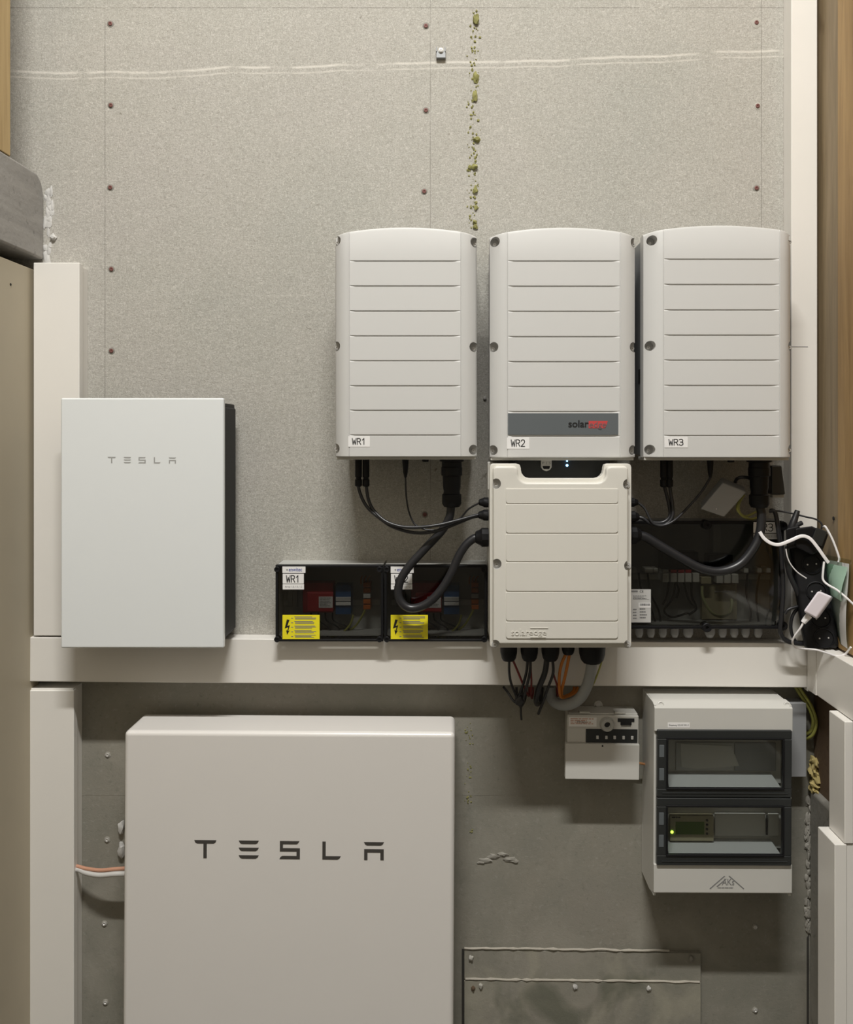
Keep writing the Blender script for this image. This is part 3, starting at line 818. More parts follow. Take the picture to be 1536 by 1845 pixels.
# wall plane of the unit's sides at distance GD
sideL, sideR = 882.5 + 5, 1136 - 5
side_gland(862, 888, 905, 9, GD); side_gland(861, 888, 928, 10, GD); side_gland(855, 888, 968, 17, GD)
side_gland(1130, 1149, 905, 8, GD, True); side_gland(1130, 1151, 931, 10, GD, True); side_gland(1130, 1155, 964, 16, GD, True)
def down_gland(px, w, h):
    s = Shape().lathe([(-.012,L(w,.12)),(L(4,.12),L(w,.12)),(L(6,.12),L(w*.93,.12)),(L(h*.55,.12),L(w*.9,.12)),(L(h*.85,.12),L(w*.78,.12)),(L(h,.12),L(w*.6,.12))], P(px, 1158, .12), (0,0,-1), 12)
    part('bottom_gland', s, MAT['black'], unit)
for px, w, h in ((916,17,32),(953,17.5,32),(991,18,32),(1023,13,21),(1066,26,36)): down_gland(px, w, h)

# ------------------------------------------------------------------ transparent-lidded boxes
def ring_frame(s, a, b, c, e, w, df, db):
    s.pbox(a, b, c, b+w, df, db); s.pbox(a, e-w, c, e, df, db)
    s.pbox(a, b+w, a+w, e-w, df, db); s.pbox(c-w, b+w, c, e-w, df, db)
    return s
def warning(parent, x0, y0, x1, y1, d, seed):
    st = part('warning_sticker', Shape().pbox(x0, y0, x1, y1, d+.0005, d-.0008), MAT['yellow'], parent, label='yellow high-voltage warning sticker')
    w, h = x1-x0, y1-y0
    f = lambda u, v: (x0+w*u, y0+h*v)
    bolt = [f(.12,.18), f(.19,.20), f(.13,.45), f(.20,.42), f(.155,.66), f(.19,.64), f(.125,.82), f(.10,.62), f(.13,.65), f(.155,.50), f(.06,.56)]
    part('bolt_sign', Shape().pprism(bolt, d+.0009, d+.0003), MAT['ink'], st)
    s = Shape(); r = random.Random(seed)
    for k in range(5):
        yy = .06 + .19*k
        s.pprism([f(.235,yy+.05), f(.285,yy+.05), f(.285,yy+.08), f(.235,yy+.08)], d+.0009, d+.0003)
        for j in range(3):
            a_, b_ = .32 + (.02 if j else 0), r.uniform(.78, .93)
            s.pprism([f(a_,yy+j*.045), f(b_,yy+j*.045), f(b_,yy+j*.045+.022), f(a_,yy+j*.045+.022)], d+.0009, d+.0003)
    part('sticker_print', s, MAT['ink_grey'], st)

def string_box(label, x0, x1, num, off, seed):
    y0, y1, d = 1018, 1156, .085
    t = thing('combiner_box', label, 'electrical box', P((x0+x1)/2, y1, .05), 'string boxes with smoked lids')
    dl = d-.013
    s = Shape()
    a, b = P(x0+1, y0+1, d), P(x1-1, y1-1, d)
    zt_, zb_ = a.z, max(b.z, TR_TOP+.006)
    th = .003
    s.box(a.x, b.x, -.004, 0, zb_, zt_); s.box(a.x, a.x+th, -dl, -.004, zb_, zt_); s.box(b.x-th, b.x, -dl, -.004, zb_, zt_)
    s.box(a.x+th, b.x-th, -dl, -.004, zt_-th, zt_); s.box(a.x+th, b.x-th, -dl, -.004, zb_, zb_+th)
    part('base', s, MAT['grey_box'], t)
    fr = ring_frame(Shape(), x0, y0, x1, y1, 4.5, d, dl)
    lidp = part('lid_frame', fr, MAT['black'], t, .0012)
    part('smoked_pane', Shape().pbox(x0+4.4, y0+4.4, x1-4.4, y1-4.4, d-.001, d-.0035), MAT['smoke'], t)
    for px, py in ((x0+5.5,y0+6),(x1-5.5,y0+6),(x0+5.5,y1-7),(x1-5.5,y1-7)):
        part('lid_screw', Shape().lathe([(0,.0068),(.018,.0068),(.0185,.006),(.018,.003),(.0165,.0028)], P(px, py, d-.016), (0,-1,0), 14), MAT['black'], t)
    # devices on the rail
    e = off
    di = .046
    part('rail', Shape().pbox(510+e, 1080, 684+e, 1090, .012, .004), MAT['metal'], t)
    for k in range(3): part('terminal', Shape().pbox(518.5+e+k*9, 1064, 526.7+e+k*9, 1094, di-.004, .010), MAT['grey_mid'], t, .001)
    s = Shape().pbox(545+e, 1050, 600+e, 1104, di, .010)
    sp = part('surge_protector', s, MAT['red'], t, .0015, label='red surge protector block')
    part('module', Shape().pbox(553+e, 1068, 600+e, 1102, di+.006, di-.004), MAT['red'], sp, .001)
    part('module_label', Shape().pbox(574+e, 1075, 599+e, 1095, di+.0068, di+.005), MAT['paper'], sp)
    part('module_print', lines_shape(576+e, 1077, 597+e, 1094, 6, di+.0071, seed), MAT['ink_grey'], sp)
    bl = part('breaker', Shape().pbox(604+e, 1054, 632+e, 1107, di, .010), MAT['blue'], t, .001, label='blue and grey terminal breaker')
    part('breaker_face', Shape().pbox(604.5+e, 1076, 631.5+e, 1084, di+.004, di-.003), MAT['paper_grey'], bl, .0008)
    part('breaker_face', Shape().pbox(604.5+e, 1085.5, 631.5+e, 1091, di+.004, di-.003), MAT['paper'], bl, .0008)
    for k in range(5):
        part('orange_terminal', Shape().pbox(654+e, 1050+k*10, 667+e, 1058+k*10, di-.002, .010), MAT['orange'] if k != 2 else MAT['paper_grey'], t, .0008)
    s = Shape()
    for k in range(4):
        x = 560 + e + k*13
        s.tube([P(x, 1104, .03), P(x+2, 1118, .034), P(x+12+k*5, 1130, .03), P(x+30, 1146, .02)], .0022, 6, 4)
    part('wiring', s, MAT['black_soft'], t)
    s = Shape()
    s.tube([P(620+e, 1140, .02), P(640+e, 1128, .03), P(655+e, 1104, .04), P(657+e, 1095, .04)], .0025, 7, 5)
    s.tube([P(590+e, 1150, .02), P(612+e, 1143, .03), P(630+e, 1126, .035), P(636+e, 1108, .035)], .0025, 7, 5)
    part('earth_wire', s, MAT['earth_wire'], t)
    s = Shape()
    for k in range(3): s.tube([P(650+e+k*6, 1052, .03), P(650+e+k*6, 1044, .038), P(652+e+k*7, 1038, .03)], .0018, 6, 4)
    part('orange_wiring', s, MAT['orange_wire'], t)
    # stickers on the lid
    a_ = part('maker_sticker', Shape().pbox(508.5+e, 1020.8, 550+e, 1032.2, d+.0004, d-.0012), MAT['paper'], t)
    part('sticker_print', text_shape('enwitec', 520+e, 1023, 544+e, 1029.5, d+.0007, bold=.01), MAT['ink_blue'], a_)
    part('sticker_print', Shape().lathe([(0,.0022),(.0004,.0022)], P(517+e, 1026.5, d+.0004), (0,-1,0), 12), MAT['ink_soft'], a_)
    a_ = part('name_sticker', Shape().pbox(509+e, 1034, 547+e, 1051.6, d+.0004, d-.0012), MAT['paper'], t, label='white sticker reading '+num)
    part('sticker_print', label_print(num, 515+e, 1037, 540.5+e, 1049, d+.0006), MAT['ink'], a_)
    a_ = part('text_sticker', Shape().pbox(509+e, 1052.6, 547.3+e, 1062, d+.0004, d-.0012), MAT['paper'], t)
    part('sticker_print', text_shape('Array 1.0, 1.0, 1.2', 513+e, 1055.5, 544+e, 1059.5, d+.0007), MAT['ink_grey'], a_)
    warning(t, 508.6+e, 1108.2, 575.5+e, 1151.6, d, seed)
    return t
string_box('black-rimmed clear-lidded box with a WR1 sticker and yellow warning sticker', 496, 690, 'WR1', 0, 1)
string_box('clear-lidded box with a WR2 sticker behind the looped black cable', 692, 877, 'WR2', 195, 2)

# the large box under the third inverter
x0, y0, x1, y1, d = 1122, 939, 1412, 1133, .085
t = thing('distribution_enclosure', 'large dark clear-lidded box with a WR3 sticker under the right inverter', 'electrical box', P(1246, y1, .05), 'string boxes with smoked lids')
a, b = P(x0+1, y0+1, d), P(x1-1, y1-1, d); th = .004; dl = .072
s = Shape()
s.box(a.x, b.x, -.004, 0, b.z, a.z); s.box(a.x, a.x+th, -dl, -.004, b.z, a.z); s.box(b.x-th, b.x, -dl, -.004, b.z, a.z)
s.box(a.x+th, b.x-th, -dl, -.004, a.z-th, a.z); s.box(a.x+th, b.x-th, -dl, -.004, b.z, b.z+th)
part('base', s, MAT['grey_mid'], t)
part('lid_frame', ring_frame(Shape(), x0, y0, x1, y1, 5.5, d, dl), MAT['black'], t, .0012)
part('smoked_pane', Shape().pbox(x0+5, y0+5, x1-5, y1-5, d-.001, d-.0035), MAT['smoke_dark'], t)
for px, py in ((1268, 944), (1268, 1127), (1403, 1124), (1403, 946)):
    part('lid_screw', Shape().lathe([(0,.011),(.024,.011),(.025,.0095),(.0245,.004),(.021,.0036)], P(px, py, d-.020), (0,-1,0), 16), MAT['black'], t)
part('rail', Shape().pbox(1140, 1034, 1400, 1044, .012, .004), MAT['metal'], t)
for k, px in enumerate((1193, 1207.5, 1221, 1234, 1248, 1290.5, 1304.5, 1318.5)):
    tm = part('terminal', Shape().pbox(px, 1033 + (2 if k > 4 else 0), px+11.5, 1049 + (2 if k > 4 else 0), .050, .010), MAT['paper_grey'], t, .001)
    if k < 4: part('terminal_lever', Shape().pbox(px+.5, 1027, px+11, 1032, .048, .010), MAT['red'] if k else MAT['grey_box'], tm, .0006)
for px in (1139, 1161, 1168, 1177, 1340, 1364, 1380):
    part('clip', Shape().pbox(px, 1024, px+8, 1032, .045, .008), MAT['paper_grey'], t, .001)
part('relay_block', Shape().pbox(1192, 995, 1258, 1026, .045, .008), MAT['black'], t, .002)
part('relay_block', Shape().pbox(1276, 1000, 1320, 1030, .045, .008), MAT['black'], t, .002)
part('cable_duct', Shape().pbox(1284, 945, 1298, 995, .04, .004), MAT['grey_mid'], t, .001)
ctl = part('control_board', Shape().pbox(1264, 1053, 1327, 1116, .020, .004), MAT['olive'], t, .0008, label='olive circuit board')
part('board_strip', Shape().pbox(1287, 1064.5, 1324, 1067, .022, .018), MAT['grey_box'], ctl)
part('board_block', Shape().pbox(1263, 1040, 1281, 1052, .044, .01), MAT['olive'], ctl, .001)
part('earth_wire', Shape().tube([P(1264, 1056, .04), P(1266, 1078, .045), P(1280, 1102, .045), P(1298, 1111, .045), P(1314, 1104, .045), P(1318, 1088, .04), P(1317, 1080, .03)], .0035, 8, 5), MAT['dull_wire'], t)
s = Shape()
for q in ([(1205,1048),(1200,1075),(1193,1090)], [(1217,1048),(1210,1080),(1196,1100),(1210,1112),(1240,1104)], [(1231,1050),(1240,1080),(1252,1095)], [(1245,1050),(1246,1075),(1254,1096),(1240,1108)],
          [(1150,1032),(1154,1060),(1168,1085),(1180,1120)], [(1166,1032),(1172,1070),(1186,1100),(1190,1124)], [(1192,1030),(1210,1040),(1222,1060),(1218,1078)], [(1346,1034),(1344,1070),(1352,1100),(1350,1126)], [(1368,1034),(1362,1075),(1366,1124)]):
    s.tube([P(x, y, .03) for x, y in q], .0026, 7, 5)
part('wiring', s, MAT['black_soft'], t)
a_ = part('rating_sticker', Shape().pbox(1128, 1062, 1172, 1121.5, d+.0004, d-.0012), MAT['paper_grey'], t, label='silver rating sticker with CE mark and barcode')
s = lines_shape(1140, 1073, 1166, 1080, 3, d+.0007, 4); s.merge(lines_shape(1140, 1097, 1148, 1118, 4, d+.0007, 5)); s.merge(lines_shape(1152, 1096, 1166, 1117, 4, d+.0007, 6))
s.pbox(1137, 1064, 1148.5, 1067, d+.0007, d+.0002); s.pbox(1140, 1079.5, 1169, 1080.1, d+.0007, d+.0002)
part('sticker_print', s, MAT['ink_grey'], a_)
part('sticker_print', text_shape('CE', 1152, 1064, 1158.5, 1067.5, d+.0007), MAT['ink'], a_)
part('barcode_label', Shape().pbox(1150, 1086, 1172, 1095, d+.0008, d+.0002), MAT['paper'], a_)
s = Shape(); r = random.Random(9); x = 1152.5
while x < 1170:
    w = r.uniform(.3, .9); s.pbox(x, 1087.5, x+w, 1091.5, d+.0011, d+.0006); x += w + r.uniform(.3, .8)
part('barcode_print', s, MAT['ink'], a_)
a_ = part('name_sticker', Shape().pbox(1357, 940.6, 1398.5, 960, d+.0004, d-.0012), MAT['paper'], t, label='white sticker reading WR3')
part('sticker_print', label_print('WR3', 1362, 944, 1393, 957, d+.0006), MAT['ink'], a_)
a_ = part('text_sticker', Shape().pbox(1357, 961.5, 1402, 971.5, d+.0004, d-.0012), MAT['paper_grey'], t)
part('sticker_print', text_shape('Array 3.0, 3.1, 3.2', 1372, 964.5, 1399, 969, d+.0007), MAT['ink_grey'], a_)
for k, px in enumerate((1151, 1172, 1193.5, 1215, 1239, 1278, 1301, 1322, 1342.5, 1365)):
    w = 9 if k in (4, 5) else 7.2
    s = Shape().lathe([(-L(2,.06),L(w,.06)),(L(14,.06),L(w,.06)),(L(16,.06),L(w*.85,.06)),(L(20,.06),L(w*.6,.06))], P(px, 1128, .060), (0,0,-1), 12)
    part('cable_gland', s, MAT['grey_mid'], t)
big_box = t

# tilted grey junction box above it
t = thing('junction_box', 'small grey junction box hanging askew under the WR3 inverter', 'junction box', P(1300, 932, .1))
front = [(1301.5,869.5),(1344.5,887),(1304,932),(1261.5,917.5)]
bk = [(x-2-(x-1303)*.03, y-10-(y-900)*.03) for x, y in front]
s = Shape().hexa([P(x, y, .120) for x, y in front], [P(x, y, .080) for x, y in bk])
part('lid', s, MAT['grey_mid'], t, .003, 3)
s = Shape().hexa([P(x, y, .079) for x, y in bk], [P(x, y, .050) for x, y in bk])
part('base', s, MAT['grey_mid'], t, .003, 3)
part('lid_mark', Shape().lathe([(0,.0012),(.0005,.0012)], P(1290, 917, .120), (0,-1,0), 10), MAT['white'], t)
single('black_cable', Shape().tube([P(1323, 872, .06), P(1326, 864, .09), P(1334, 860, .10), P(1348, 861, .10), P(1356, 868, .095)], L(3,.1), 10), MAT['black_soft'],
       'short black cable leaving the top of the askew grey junction box', 'cable')
s = Shape()
s.tube([P(1336, 897, .075), P(1330, 912, .09), P(1334, 927, .09), P(1352, 935, .07), P(1372, 930, .05)], L(2.2,.09), 8)
s.tube([P(1340, 892, .075), P(1330, 905, .085), P(1328, 919, .095), P(1342, 930, .08), P(1362, 922, .05)], L(2.2,.09), 8)
single('earth_wires', s, MAT['earth_wire'], 'green and yellow wires curling from the askew grey junction box', 'wire')
t = thing('power_adapter', 'dark grey flat box beside the tall trunking under the WR3 inverter', 'electrical box', P(1400, 892, .06))
part('body', Shape().pprism([(1389,839),(1408,839),(1414.5,891),(1389,891)], .085, .0505 + .002), MAT['dark'], t, .003, 3)
part('foot', Shape().pprism([(1391,891),(1412,891),(1412,897),(1391,897)], .075, .055), MAT['grey_box'], t, .001)
part('wall_arm', Shape().pbox(1388, 850, 1402, 880, .06, 0), MAT['dark'], t, .002)

# ------------------------------------------------------------------ cables of the inverters
def cable(name, pts, rpx, mat, label, cat='cable', group=None, n=12, flat=None, steps=7):
    pts = [P(*p) for p in pts]
    return single(name, Shape().tube(pts, L(rpx, .12), n, steps, True, flat), MAT[mat], label, cat, group)
G1 = 'black cables of the WR1 inverter'; G3 = 'black cables of the WR3 inverter'
cable('solar_cable', [(645.5,870,.12),(646,880,.12),(652,898,.122),(664,917,.125),(688,937,.13),(707,949,.132),(737,958.5,.135),(766,960,.137),(795,954,.137),(825,942,.13),(850,932,.126),(864,929.5,.125)], 3.0, 'black_soft', 'black cable from the WR1 inverter, lower of the paired two', group=G1)
cable('solar_cable', [(659,870,.12),(660,880,.12),(664,902,.123),(674,921,.126),(694,939,.135),(721,948.5,.142),(752,950,.146),(786,946.5,.148),(815,940,.142),(848,931,.131),(864,927,.125)], 3.0, 'black_soft', 'black cable from the WR1 inverter, upper of the paired two', group=G1)
cable('signal_cable', [(730,855,.12),(731,888,.12),(735,917,.12),(743,939,.12),(752,948,.122),(772,955,.124),(800,952,.124),(828,934,.122),(844,917,.123),(864,905.5,.125)], 1.6, 'black_soft', 'thin black cable from the middle of the WR1 inverter', group=G1)
cable('power_cable', [(813,908,.12),(812,915,.12),(809,933,.118),(795,957,.115),(766,988,.115),(737,1020,.118),(721,1046,.120),(717,1072,.122),(727,1090,.124),(744,1096,.125),(768,1088,.127),(791,1067,.128),(811,1036,.128),(825,1004,.127),(838,983,.126),(852,971,.125),(860,968.5,.125)], 7.6, 'black_soft', 'thick black cable looping low between the WR1 inverter and the cream box', group=G1, n=16)
cable('solar_cable', [(1195,871,.12),(1200,890,.12),(1205,911,.122),(1206,930,.124),(1194,941,.125),(1173,941,.125),(1157,934,.125),(1148,931,.125)], 3.2, 'black_soft', 'black cable from the WR3 plug pair, left one', group=G3)
cable('solar_cable', [(1205.5,871,.12),(1208,890,.122),(1211,911,.127),(1210,933,.131),(1196,946,.132),(1172,943,.131),(1158,934,.128),(1148,932,.125)], 3.2, 'black_soft', 'black cable from the WR3 plug pair, right one', group=G3)
cable('signal_cable', [(1279,858,.12),(1276,866,.12),(1261,889,.12),(1236,917,.122),(1214,938,.138),(1193,947,.141),(1175,942,.139),(1162,918,.130),(1152,908,.126),(1147,905.5,.125)], 2.2, 'black_soft', 'thin black cable slanting down from the WR3 inverter to the cream box', group=G3)
cable('power_cable', [(1367,908,.12),(1371,925,.12),(1369,957,.122),(1358,986,.125),(1333,1016,.127),(1299,1029,.128),(1265,1025,.128),(1229,1007,.127),(1190,984,.126),(1164,968,.125),(1150,964,.125)], 8.0, 'black_soft', 'thick black cable sagging from the WR3 inverter to the cream box', group=G3, n=16)

# bundles under the connection unit, running down and in behind the trunking
ZIN = 1243
GB = 'wires hanging from the cream box'
def hang(name, pts, r, mat, label, n=8):
    return cable(name, pts, r, mat, label, 'wire', GB, n)
hang('black_wire', [(917,1186,.12),(917,1212,.115),(921,1233,.10),(931,1257,.085),(937,1268,.06),(940,1258,.035),(940,1240,.025)], 2.4, 'black_soft', 'black wire from the leftmost gland of the cream box')
hang('red_wire', [(922,1186,.12),(932,1209,.112),(941,1231,.10),(948,1247,.08),(952,1254,.05),(953,1246,.03),(953,1238,.025)], 2.0, 'red_wire', 'dark red wire from the leftmost gland of the cream box')
hang('black_wire', [(950,1186,.12),(948,1210,.115),(942,1233,.10),(934,1255,.085),(931,1264,.05),(930,1256,.03),(930,1238,.025)], 2.6, 'black_soft', 'black wire from the second gland bending left')
hang('black_wire', [(955,1186,.12),(954,1212,.12),(948,1238,.108),(943,1258,.09),(943,1266,.06),(946,1255,.035),(946,1238,.025)], 2.6, 'black_soft', 'black wire from the second gland hanging straighter')
hang('red_wire', [(956,1186,.115),(956,1206,.113),(957,1230,.10),(956,1250,.08),(958,1258,.05),(960,1248,.03),(960,1238,.025)], 1.8, 'red_wire', 'dark red wire from the second gland')
hang('black_wire', [(985,1186,.12),(981,1212,.115),(971,1238,.10),(966,1260,.08),(968,1268,.055),(973,1256,.035),(974,1238,.025)], 5.2, 'black_soft', 'thick black wire bundle from the middle gland', 10)
hang('black_wire', [(995,1186,.12),(996,1212,.118),(988,1236,.105),(979,1262,.09),(969,1287,.085)], 2.6, 'black_soft', 'black wire from the middle gland with a loose cut end')
hang('red_wire', [(996,1186,.113),(996,1211,.11),(1002,1231,.095),(1006,1248,.07),(1004,1254,.045),(1003,1246,.03),(1003,1238,.025)], 1.8, 'red_wire', 'dark red wire from the middle gland')
hang('orange_wire', [(1020,1176,.12),(1011,1197,.118),(1007,1220,.105),(1007.5,1244,.09),(1011,1256,.075),(1024,1254,.05),(1036,1247,.033),(1040,1238,.025)], 2.8, 'orange_wire', 'orange wire bowing left under the fourth gland')
hang('orange_wire', [(1026,1176,.12),(1021,1202,.118),(1016,1225,.105),(1011.5,1244,.083),(1013,1255,.062),(1026,1251,.042),(1033,1244,.03),(1034,1238,.025)], 2.8, 'orange_wire', 'orange wire hanging straighter under the fourth gland')
cable('grey_conduit', [(1066,1189,.12),(1063,1214,.112),(1056,1238,.10),(1045,1257,.09),(1029,1268,.078),(1010,1270,.06),(996,1262,.042),(990,1246,.030),(990,1238,.028)], 10, 'grey_wire', 'thick grey cable curving from the largest gland of the cream box', 'cable', None, 16)
hang('earth_wire', [(1085,1186,.12),(1079,1206,.112),(1069,1231,.098),(1058,1250,.075),(1050,1254,.05),(1048,1246,.032),(1048,1238,.026)], 1.7, 'earth_wire', 'thin green-yellow wire beside the thick grey cable')
t = thing('cable_tie', 'black tied knot of wires hanging below the long trunking', 'cable tie', P(935, 1297, .085))
part('knot', Shape().blob(P(936, 1262, .08), L(9,.08), L(8,.08), L(12,.08), .25, 2, 5), MAT['black_soft'], t)
part('tail', Shape().tube([P(938, 1270, .085), P(938, 1284, .086), P(939, 1297, .084)], L(2.0,.08), 8), MAT['black_soft'], t)
part('tail', Shape().tube([P(932, 1268, .08), P(924, 1262, .075), P(914, 1247, .06), P(907, 1238, .040)], L(2.4,.08), 8), MAT['black_soft'], t)

# ------------------------------------------------------------------ meter relay
t = thing('control_receiver', 'small grey meter relay with a dark strip beside the tall grey fuse box', 'meter', P(1084, 1405, .04), tilt=.7)
part('rear_case', Shape().pbox(1022, 1285, 1147, 1398, .055, 0), MAT['hood'], t, .002)
hs = part('upper_case', Shape().pbox(1020, 1289, 1149, 1340, .066, .055), MAT['hood'], t, .003, 3)
part('terminal_cover', Shape().pbox(1017.6, 1341, 1151, 1405, .074, .0555), MAT['hood'], t, .002, 3)
part('cover_screw', Shape().lathe([(0,.0022),(.001,.0022),(.0012,.001)], P(1084, 1344, .0745), (0,-1,0), 10), MAT['ink'], t)
k_ = part('seal_knob', Shape().lathe([(0,L(13.5,.066)),(.004,L(13,.066)),(.010,L(11,.066)),(.0105,L(6,.066)),(.009,L(5.5,.066))], P(1091.5, 1304.5, .066), (0,-1,0), 24), MAT['grey_box'], t, label='round sealed knob with a dark window')
part('knob_window', Shape().lathe([(0,L(5.5,.066)),(.0006,L(5.5,.066))], P(1091.5, 1304.5, .0755), (0,-1,0), 18), MAT['ink'], k_)
lb = part('rating_sticker', Shape().pprism([(1023,1293),(1073,1293),(1073,1309.5),(1023,1309.5)], .0666, .065), MAT['paper'], t)
part('sticker_print', lines_shape(1026, 1295, 1071, 1307, 4, .0670, 8), MAT['pink_wire'], lb)
part('sticker_print', text_shape('FTY254', 1038, 1300, 1055, 1303.5, .0672), MAT['ink_grey'], lb)
ds = part('display', Shape().pbox(1111, 1294, 1141, 1300.5, .0668, .064), MAT['ink'], t); part('display_foot', Shape().pbox(1116, 1300, 1136, 1306, .0667, .064), MAT['ink'], ds)
part('display_foot', Shape().pbox(1117, 1307, 1135, 1308.2, .0667, .064), MAT['ink'], ds)
st = part('switch_strip', Shape().pbox(1054, 1313.5, 1147, 1338.5, .0670, .060), MAT['dark'], t, .001, label='dark strip with five light switches')
for k, px in enumerate((1075, 1091, 1106, 1122, 1137.5)):
    part('switch', Shape().pbox(px-2.2, 1326, px+2.2, 1332, .0690, .066), MAT['paper_grey'], st, .0006)
part('side_cover', Shape().pbox(1021, 1312, 1053, 1338, .0675, .064), MAT['hood'], t, .001)
for px in (1051, 1115): part('top_latch', Shape().pbox(px-9, 1283, px+10, 1286.5, .060, .045), MAT['hood'], t, .0008)
s = Shape().lathe([(0,L(8,0)),(.003,L(8,0)),(.004,L(7,0))], P(1075.5, 1270, .0), (0,-1,0), 16)
part('hanging_eye', s, MAT['hood'], t)
part('eye_screw', Shape().lathe([(0,L(4,0)),(.003,L(4,0)),(.0032,L(2,0))], P(1075.5, 1270, .004), (0,-1,0), 12), MAT['metal'], t)
part('eye_arm', Shape().pbox(1069, 1271, 1082, 1292, .004, .0), MAT['hood'], t, .0008)
s = Shape().tube([P(1146, 1374, .030), P(1154, 1375.5, .030), P(1164, 1377, .028), P(1172, 1377, .028)], L(2.2,.03), 8)
single('copper_wire', s, MAT['copper'], 'short orange copper wire between the meter relay and the fuse box', 'wire')

# ------------------------------------------------------------------ fuse box with two windows
t = thing('fuse_box', 'tall grey-white fuse box with two dark-framed windows at lower right', 'fuse box', P(1303, 1609, .06), tilt=.25)
dh = .130
A, B = P(1181, 1262, dh), P(1424, 1609, dh)
XLb, XRb = A.x - .004, B.x + .002
ztop = min(P(0, 1266, dh).z, TR_BOT - .016); zbot = B.z
s = Shape()
th = .004
s.box(XLb, XRb, -.005, -.0005, zbot-.018, ztop); s.box(XLb, XLb+th, -.085, -.005, zbot-.018, ztop); s.box(XRb-th, XRb, -.085, -.005, zbot-.018, ztop)
s.box(XLb+th, XRb-th, -.085, -.005, ztop-th, ztop); s.box(XLb+th, XRb-th, -.085, -.005, zbot-.018, zbot-.018+th)
part('base', s, MAT['hood'], t, .0015)
# hood: four sides with chamfered top and bottom, two openings in front
def frame_bar(s, a, b, c, e, df, db): return s.pbox(a, b, c, e, df, db)
s = Shape()
zt0 = ztop + .002; zc = P(0, 1276, dh).z
def xprof(prof, xa, xb):
    q = Shape(); q.hexa([(xa, y, z) for y, z in prof], [(xb, y, z) for y, z in prof]); return q
zo1 = P(0, 1318, dh).z; zo2 = P(0, 1558, dh).z
s.merge(xprof([(-.086, zt0), (-.112, zt0), (-dh, zc), (-dh, zo1), (-.124, zo1), (-.124, zc-.004), (-.110, zt0-.005), (-.086, zt0-.005)], XLb-.001, XRb+.001))
s.merge(xprof([(-.086, zbot-.012), (-.105, zbot-.012), (-dh, zbot), (-dh, zo2), (-.124, zo2), (-.124, zbot+.003), (-.103, zbot-.008), (-.086, zbot-.008)], XLb-.001, XRb+.001))
s.box(XLb-.001, XLb+.005, -.1245, -.086, zbot-.010, zt0-.003); s.box(XRb-.005, XRb+.001, -.1245, -.086, zbot-.010, zt0-.003)
part('hood', s, MAT['hood'], t, .0015)
part('mould_seam', Shape().pbox(1303.2, 1282, 1303.9, 1317, dh+.0002, dh-.001), MAT['hood'], t)
for px, py in ((1190, 1264), (1418.5, 1267)):
    q = P(px, py, dh); q.y = -.1165; q.z = zt0 - .0065
    part('hood_screw', Shape().lathe([(0,L(6.5,dh)),(.006,L(6.2,dh)),(.0065,L(4.6,dh)),(.005,L(4,dh)),(.0045,L(1.5,dh))], q, (0,-.95,.45), 16), MAT['hood'], t)
part('hood_screw', Shape().lathe([(0,L(5,dh)),(.003,L(5,dh)),(.0032,L(3,dh))], P(1188, 1604, .118), (0,-1,-.5), 14), MAT['brown'], t)
a_ = part('text_sticker', Shape().pbox(1201, 1302.5, 1240.6, 1311.6, dh+.0004, dh-.001), MAT['paper'], t)
part('sticker_print', text_shape('Einspeisung 10,0 kW WR1-3', 1203.5, 1305.5, 1238.5, 1309.2, dh+.0008), MAT['ink_grey'], a_)
# logo on the lower front
s = Shape()
s.pprism([(1277.5,1601),(1304,1578),(1305.5,1579),(1279,1602)], dh+.0005, dh-.0005); s.pprism([(1313,1577.5),(1340,1601),(1338.5,1602),(1312,1579)], dh+.0005, dh-.0005)
s.pprism([(1290,1597),(1307,1583),(1308,1584),(1292,1598)], dh+.0005, dh-.0005)
s.merge(text_shape('AKs', 1300, 1583.5, 1322, 1595, dh+.0006)); s.merge(lines_shape(1292, 1599, 1323, 1602, 1, dh+.0005, 3))
part('maker_mark', s, MAT['ink_grey'], t)
# inside of the box
for k, (wy0, wy1) in enumerate(((1333, 1421), (1455, 1541))):
    za, zb2 = P(0, wy0-10, dh).z, P(0, wy1+6, dh).z
    back = Shape().box(XLb+.006, XRb-.006, -.078, -.072, zb2, za)
    pn = part('inner_panel', back, MAT['hood'], t)
    # sloping sill below the devices
    xa, xb = P(1204, 0, .118).x, P(1408, 0, .118).x
    zf, zk = P(0, wy1+1, .118).z, P(0, wy1-30, .080).z
    s = Shape().hexa([(xa+.004, -.0785, zk), (xb-.014, -.0785, zk), (xb, -.118, zf), (xa, -.118, zf)], [(xa+.004, -.076, zk-.003), (xb-.014, -.076, zk-.003), (xb, -.1155, zf-.003), (xa, -.1155, zf-.003)])
    part('sill', s, MAT['sill'], t, .0006)
part('blank_cover', Shape().pbox(1216, 1338, 1320, 1389, .082, .070), MAT['grey_box'], t, .001)
part('paper_note', Shape().pprism([(1224,1340),(1316,1344),(1330,1380),(1252,1386),(1226,1382)], .0835, .0815), MAT['hood'], t, .0003)
part('blank_cover', Shape().pbox(1322, 1338, 1396, 1389, .081, .070), MAT['grey_mid'], t, .001)
md = part('meter_module', Shape().pbox(1206, 1470, 1285, 1516, .092, .070), MAT['olive'], t, .0015, label='olive module with a green display and lit green dot')
part('display', Shape().pbox(1216, 1481, 1268, 1504, .0925, .090), MAT['lcd'], md, .0004)
part('status_light', Shape().lathe([(0,L(2.6,.09)),(.0015,L(2.2,.09)),(.002,L(1,.09))], P(1209.5, 1499.5, .092), (0,-1,0), 12), MAT['led_green'], md, label='lit green dot')
part('module_print', lines_shape(1209, 1472, 1232, 1477, 1, .0924, 2), MAT['ink'], md)
